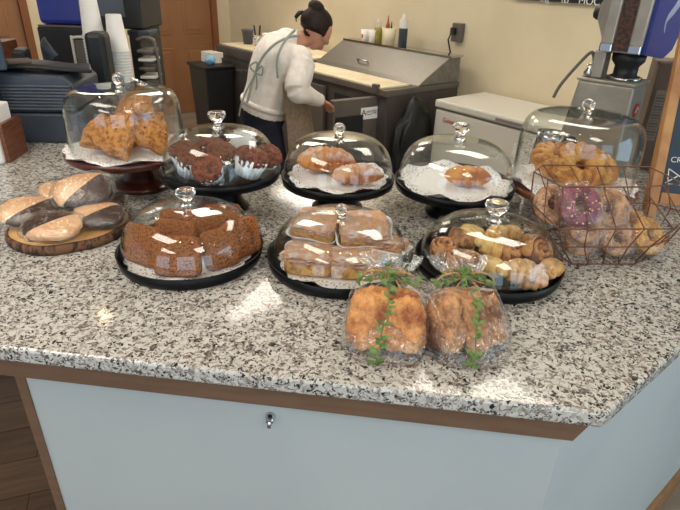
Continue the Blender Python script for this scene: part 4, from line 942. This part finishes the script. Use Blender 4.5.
def bag(loc_, rz, l, w, dep, mt, seed, lobes):
    t = thing('bread_bag', l, 'bread bag', loc_, rz)
    def shape(k, u, pad):   # u 0 (front bottom) .. 1 (tie)
        pass
    # loaf pieces inside
    for i, (c, r, sz, lab) in enumerate(lobes):
        lo = MB().ball((0, 0, 0), 1, 5, lambda d: slab_fn(sz[0], sz[1], sz[2], seed+i*5, 3.2, .04)(d)*(1+.12*noise.noise(Vector(d)*2.4+Vector((seed+i*4, 0, 0)))+.13*abs(noise.noise(Vector(d)*5+Vector((seed, i, 0))))+.06*noise.noise(Vector(d)*16)-.05*abs(sin(d.z*7+d.x*4+i))**3))
        mk('loaf', lo, M[mt], t, loc=c, rot=r)
    # cellophane: stacked rounded-rectangle rings from the flat base, leaning back to the tie and a ruffled top
    rings = [(0.0, -.004, .0005, w*.46, dep*.40), (0.0, -.002, .0008, w*.52, dep*.52), (0, .0, .012, w*.54, dep*.57), (0, .012, .040, w*.53, dep*.54), (0, .030, .066, w*.50, dep*.42), (0, .050, .086, w*.43, dep*.27), (0, .062, .096, w*.30, dep*.13), (0, .068, .102, w*.22, dep*.07),
             (0, .076, .108, w*.28, dep*.10), (0, .084, .116, w*.34, dep*.12), (0, .092, .122, w*.36, dep*.13)]
    n = 80; vs = []; fs = []
    for j, (cx, cy, cz, a_, b_) in enumerate(rings):
        for i in range(n):
            a = 2*pi*i/n; q = (abs(cos(a))**3+abs(sin(a))**3)**(-1/3)
            cr = 1 + .055*noise.noise(Vector((cos(a)*3, sin(a)*3, j*.8+seed))) + (.20*sin(a*11+seed) if j >= 8 else .06*sin(a*11+seed) if j in (6, 7) else 0)
            vs.append((cx + cos(a)*q*a_*cr, cy + sin(a)*q*b_*cr, cz + (.006*sin(a*5+seed) if j == 10 else 0)))
    for j in range(len(rings)-1): fs += [(j*n+i, j*n+(i+1) % n, (j+1)*n+(i+1) % n, (j+1)*n+i) for i in range(n)]
    fs.append(tuple(range(n)))
    mk('cellophane', MB().add(vs, fs), M['cello'], t)
    tie = [(w*.24*cos(a), .068+dep*.09*sin(a), .102) for a in [2*pi*i/24 for i in range(24)]]
    tw = MB(); tw.sweep(tie, .0016, 6, closed=True); tw.sweep([(x*1.02, y, z+.003) for x, y, z in tie], .0016, 6, closed=True)
    f = (0.005, .058, .104)
    for s, hgt in ((-1, 1), (1, 1)):
        tw.sweep(chain([f, (s*.020, .045, .118), (s*.040, .044, .110), (s*.044, .042, .098), (s*.022, .046, .098), f], 6), .0014, 6)
        tw.sweep(chain([f, (s*.018, .030, .096), (s*.032, .005, .076), (s*.038, -.020 if s > 0 else -.012, .052)], 6), .0014, 6)
    mk('twine_bow', tw, M['twine'], t)
    sp = sprig([(-.010, -.062, .008), (-.008, -.064, .034), (-.004, -.048, .062), (.0, -.016, .088), (.0, .024, .108), (-.004, .052, .126)], 26, seed)
    mk('herb_sprig', sp, M['green'], t)
    sp = sprig([(.046, .035, .102), (.025, .042, .108), (0, .048, .110), (-.025, .042, .108), (-.046, .036, .104)], 18, seed+3)
    mk('herb_sprig', sp, M['green'], t)
    return t
bag((.080, .748, T), -.10, 'clear bread bag with golden loaf, twine and herb sprig, left of the pair', .122, .100, 'loaf', 3, [((-.024, .004, .046), (-.62, .20, .10), (.033, .030, .048), ''), ((.028, .004, .044), (-.62, -.20, -.08), (.031, .030, .046), ''), ((.002, .028, .070), (-.6, 0, 0), (.046, .024, .022), '')])
bag((.220, .752, T), .10, 'clear bread bag with darker sugared pastries, twine and herb sprig, right of the pair', .120, .110, 'loaf2', 9, [((-.034, .006, .048), (-.6, .30, .25), (.022, .034, .050), ''), ((.004, .004, .046), (-.6, -.05, 0), (.021, .036, .050), ''), ((.037, .014, .044), (-.6, -.28, -.2), (.019, .034, .042), ''), ((.0, .030, .074), (-.6, 0, 0), (.042, .024, .020), '')])

for b_ in [o for o in bpy.data.objects if o.get('category') == 'bread bag']: b_.scale = (1.10, 1.10, .98)
# ================================================================ wire basket with bagels
bk = thing('wire_basket', 'open copper wire basket holding wrapped bagels at the right', 'basket', (.64, 1.13, T))
def rp(px, py, z): v = at(px, py, z=T+z); return (v.x-.64, v.y-1.13, z)
RG = [[rp(x, y, z) for x, y in pts] for z, pts in ((.004, ((556, 254), (572, 264), (634, 264), (652, 256), (632, 244), (576, 244))), (.050, ((541, 232), (562, 247), (650, 247), (670, 239), (645, 226), (566, 226))),
      (.120, ((530, 202), (559, 229), (673, 229), (692, 214), (650, 203), (571, 203))), (.205, ((534, 172), (563, 187), (643, 187), (684, 184), (650, 167), (543, 165))))]
W = MB()
for r_ in RG: W.sweep(r_, .0016, 8, closed=True)
for i in range(6): W.sweep([r_[i] for r_ in RG], .0016, 8)
mk('wire_frame', W, M['copper'], bk)
W = MB()
for i in range(6):
    for f in ((.25, .5, .75) if i in (1, 4) else (.5,)):
        W.sweep([tuple(Vector(r_[i]).lerp(Vector(r_[(i+1) % 6]), f)) for r_ in RG], .0012, 8)
r_ = RG[0]
for f in (.25, .5, .75): W.sweep([tuple(Vector(r_[1]).lerp(Vector(r_[2]), f)), tuple(Vector(r_[5]).lerp(Vector(r_[4]), f))], .0012, 8)
mk('wire_bars', W, M['copper'], bk)
def bagel(loc_, r, l, mt, zf, R=.030, rr=.0165, nuts=False, name='bagel', cat='bagel'):
    t = thing(name, l, cat, loc_, rot=r, group='wrapped bagels in the wire basket'); P = [(R*cos(a), R*sin(a), 0) for a in [2*pi*i/40 for i in range(40)]]
    mk('dough', MB().sweep(P, [(rr*(1+.10*noise.noise(Vector((cos(i*.157)*2, sin(i*.157)*2, loc_[0]*40)))), rr*.9) for i in range(40)], 18, closed=True), M[mt], t)
    if nuts:
        random.seed(5); nb_ = MB()
        for k in range(26):
            a = random.uniform(0, 6.28); b_ = random.uniform(-.9, .9); nb_.ball(((R+rr*sin(b_))*cos(a), (R+rr*sin(b_))*sin(a), rr*.9*cos(b_)), (.003, .0024, .002), 1)
        mk('nut_pieces', nb_, M['nut'], t)
    mk('cling_film', MB().ball((0, 0, 0), 1, 4, lambda d: slab_fn(R+rr*1.25, R+rr*1.25, rr*1.3, 0, 3, 0)(d)*(1+.06*noise.noise(Vector(d)*5+Vector((loc_[0]*50, 0, 0))))), M['film'], t); drop(t, zf)
zb = T+.006
def bl(px, py, Y): v = at(px, py, Y=Y); return tuple(v)
bagel(bl(577, 256, 1.095), (1.2, 0, .1), 'plain wrapped bagel in the front left corner of the basket', 'bagel', zb, .024, .015)
bagel(bl(613, 250, 1.105), (1.0, 0, .1), 'wrapped seeded bagel at the front centre of the basket', 'bagel', zb, .026, .016)
bagel(bl(645, 246, 1.115), (.85, .25, .3), 'cheese topped bagel at the front right of the basket', 'bagel_top', zb, .028, .016)
bagel(bl(583, 236, 1.075), (1.0, .0, 0), 'wrapped bagel stacked below the purple doughnut', 'bagel', zb+.042, .025, .015)
bagel(bl(578, 212, 1.075), (.95, 0, .1), 'purple glazed doughnut with nut pieces on top of the pile', 'purple', zb+.082, .030, .0175, True, 'doughnut', 'doughnut')
bagel(bl(550, 212, 1.115), (1.0, 0, .2), 'wrapped bagel behind the purple doughnut at the left', 'bagel', zb+.07, .027, .016)
bagel(bl(606, 216, 1.125), (1.0, .1, -.3), 'wrapped bagel at the right behind the purple doughnut', 'bagel', zb+.06, .028, .016)
bagel(bl(628, 232, 1.155), (.7, .1, -.3), 'cheese topped bagel at the back right of the basket', 'bagel_top', zb+.01, .028, .016)

# ================================================================ right: grinder, board, box, pitcher
gr = thing('coffee_grinder', 'large steel coffee grinder with bean hopper and blue swirl panel', 'coffee grinder', (.836, 1.758, T), -.745)
sec = [(-.115, -.078, 0), (.090, -.078, 0), (.090, .075, 0), (-.115, .075, 0), (-.083, -.070, .285), (.083, -.070, .285), (.083, .055, .285), (-.083, .055, .285)]
mk('grinder_body', MB().add(sec, [(0,3,2,1), (4,5,6,7), (0,1,5,4), (1,2,6,5), (2,3,7,6), (3,0,4,7)]), M['steel_light'], gr, smooth=False, bevel=.006)
mk('top_plate', MB().box((.0, -.006, .290), (.176, .140, .010)), M['steel_light'], gr, smooth=False, bevel=.003)
BM = Matrix.Translation((.0865, -.006, .21)) @ Matrix.Rotation(pi/2, 4, 'Y')
bg = mk('badge', MB().lathe([(0, 0), (.021, 0), (.021, .002), (0, .002)], 28, M=BM), M['red'], gr, label='round red badge')
mk('badge_mark', MB().sweep([(.0895, -.016, .205), (.0895, -.004, .215), (.0895, -.008, .222), (.0895, .004, .214)], .0018, 6), M['paper'], bg)
mk('throat', MB().lathe([(0, .294), (.042, .294), (.042, .306), (.034, .310), (.034, .335), (.046, .350), (.048, .372), (0, .372)], 32), M['blackp'], gr, loc=(.030, -.012, 0))
mk('throat_collar', MB().lathe([(.0425, .295), (.050, .295), (.050, .305), (.0425, .305)], 32), M['chrome'], gr, loc=(.030, -.012, 0))
mk('feed_housing', MB().box((-.040, -.035, .335), (.036, .05, .078)), M['steel_light'], gr, smooth=False, bevel=.004)
mk('clamp_knob', MB().lathe([(0, .295), (.014, .295), (.016, .31), (.009, .32), (.011, .33), (0, .335)], 20), M['chrome'], gr, loc=(-.064, -.050, 0))
hp = mk('hopper', MB().prism([(-.040, -.072), (.078, -.072), (.078, .17), (-.040, .17)], .374, .70), M['steel_light'], gr, smooth=False, bevel=.006)
mk('bean_window', MB().box((.020, -.074, .555), (.046, .006, .35)), M['beans'], hp, smooth=False, label='window filled with dark coffee beans')
for x in (-.020, .060): mk('hopper_strip', MB().box((x, -.080, .54), (.036, .016, .33)), M['steel_light'], hp, smooth=False, bevel=.005)
for x in (-.020, .060): mk('strip_cap', MB().box((x, -.081, .388), (.037, .018, .026)), M['chrome'], hp, smooth=False, bevel=.004)
yy = [(-.072, .376), (.12, .352), (.20, .372), (.245, .43), (.26, .56), (.26, .70), (-.072, .70)]
pn = MB(); n = len(yy); pn.add([(.0785, y, z) for y, z in yy] + [(.0885, y, z) for y, z in yy], [tuple(range(n)), tuple(range(n, 2*n))[::-1]] + [(i, (i+1) % n, (i+1) % n+n, i+n) for i in range(n)])
bp_ = mk('side_panel', pn, M['hop_blue'], hp, smooth=False, label='blue side panel')
sw = MB().sweep(chain([(.0890, .055, .43), (.0890, .045, .465), (.0890, .10, .495), (.0890, .135, .525), (.0890, .075, .555), (.0890, .095, .60), (.0890, .12, .66)], 6), [(.002+.016*sin(pi*min(1, i/36)), .001) for i in range(37)], 8, up=Vector((1, 0, 0)))
mk('steam_swirl', sw, M['mint'], bp_, label='pale steam shaped emblem')
mk('side_housing', MB().add([(-.041, -.06, .40), (-.041, .06, .40), (-.075, .05, .46), (-.075, -.05, .46), (-.041, -.06, .56), (-.041, .06, .56), (-.075, .05, .50), (-.075, -.05, .50)], [(0,1,2,3), (7,6,5,4), (0,3,7,4), (1,5,6,2), (3,2,6,7), (0,4,5,1)]), M['steel_light'], gr, smooth=False)
mk('side_knob', MB().lathe([(0, 0), (.018, 0), (.020, .012), (.015, .022), (0, .024)], 24, M=Matrix.Translation((-.075, -.02, .475)) @ Matrix.Rotation(-pi/2, 4, 'Y')), M['blackp'], gr)
mk('lever', MB().sweep(chain([(-.055, -.03, .30), (-.060, -.05, .355), (-.075, -.06, .36), (-.125, -.09, .27), (-.138, -.10, .225)], 5), .005, 10), M['steel_dark'], gr)
single('storage_box', MB().box((0, 0, .17), (.20, .18, .34)), M['card'], 'brown box standing on the counter behind the grinder and chalkboard', 'box', (1.10, 1.83, T), -.35, smooth=False, bevel=.003)
bxo = bpy.data.objects['storage_box']
lbm = MB().box((-.0, -.0912, .18), (.034, .002, .16)); lbo = mk('printed_label', lbm, M['label_grey'], bxo, smooth=False, label='pale printed label with dark bars', loc=(-.07, 0, 0))
br = MB()
for k in range(16): br.box((0, -.0926, .11+k*.009), (.026, .001, .002+.002*((k*7) % 3)))
mk('label_bars', br, M['card'], lbo, smooth=False)
pc = thing('steel_pitcher', 'dark steel milk pitcher seen through the tall right dome', 'pitcher', (.60, 1.56, T))
mk('pitcher_body', MB().lathe([(0, 0), (.045, 0), (.047, .01), (.044, .10), (.038, .15), (.040, .17), (.038, .17), (.036, .15), (.042, .10), (.044, .012), (0, .01)], 36), M['chrome'], pc); mk('handle', MB().sweep(chain([(.038, 0, .15), (.07, 0, .15), (.078, 0, .11), (.07, 0, .05), (.044, 0, .04)], 6), (.006), 10), M['blackp'], pc)
# A-frame chalkboard
af = thing('aframe_chalkboard', 'wood framed tabletop chalkboard sign leaning at the right edge', 'chalkboard', (.800, 1.325, T), rot=(0, 0, -.20))
LN = -.30
RR = (LN, 0, 0)
mk('stile', MB().box((.013, 0, .26), (.024, .022, .54)), M['pine'], af, smooth=False, bevel=.002, rot=RR, loc=(0, 0, 0.006)); mk('stile', MB().box((.345, 0, .26), (.030, .022, .54)), M['pine'], af, smooth=False, bevel=.002, rot=RR, loc=(0, 0, .006))
mk('rail', MB().box((.179, 0, .058), (.302, .018, .030)), M['pine'], af, smooth=False, bevel=.002, rot=RR, loc=(0, 0, .006)); mk('rail', MB().box((.179, 0, .515), (.302, .018, .030)), M['pine'], af, smooth=False, bevel=.002, rot=RR, loc=(0, 0, .006))
bb_ = mk('chalk_panel', MB().box((.179, .002, .287), (.302, .008, .43)), M['slate_board'], af, smooth=False, rot=RR, loc=(0, 0, .006))
text('chalk_lettering', 'CROISSANT', .020, M['chalk'], bb_, (.036, -.0032, .158), (pi/2, 0, 0), align='LEFT', ext=.0003)
ck = MB()
for pts in ([(.036, -.003, .135), (.040, -.003, .096), (.110, -.003, .096), (.118, -.003, .135)], [(.036, -.003, .135), (.075, -.003, .112), (.118, -.003, .135)], [(.034, -.003, .098), (.06, -.003, .118)], [(.07, -.003, .33), (.12, -.003, .35), (.16, -.003, .33)]): ck.sweep(pts, .0016, 6)
mk('chalk_drawing', ck, M['chalk'], bb_)
mk('back_leg', MB().box((.0, 0, .25), (.014, .014, .50)), M['pine'], af, smooth=False, bevel=.002, rot=(-.24, 0, 0), loc=(.013, .045, .008), label='darker back leg')
mk('back_leg', MB().box((.0, 0, .25), (.014, .014, .50)), M['pine'], af, smooth=False, bevel=.002, rot=(-.24, 0, 0), loc=(.345, .045, .008), label='darker back leg')
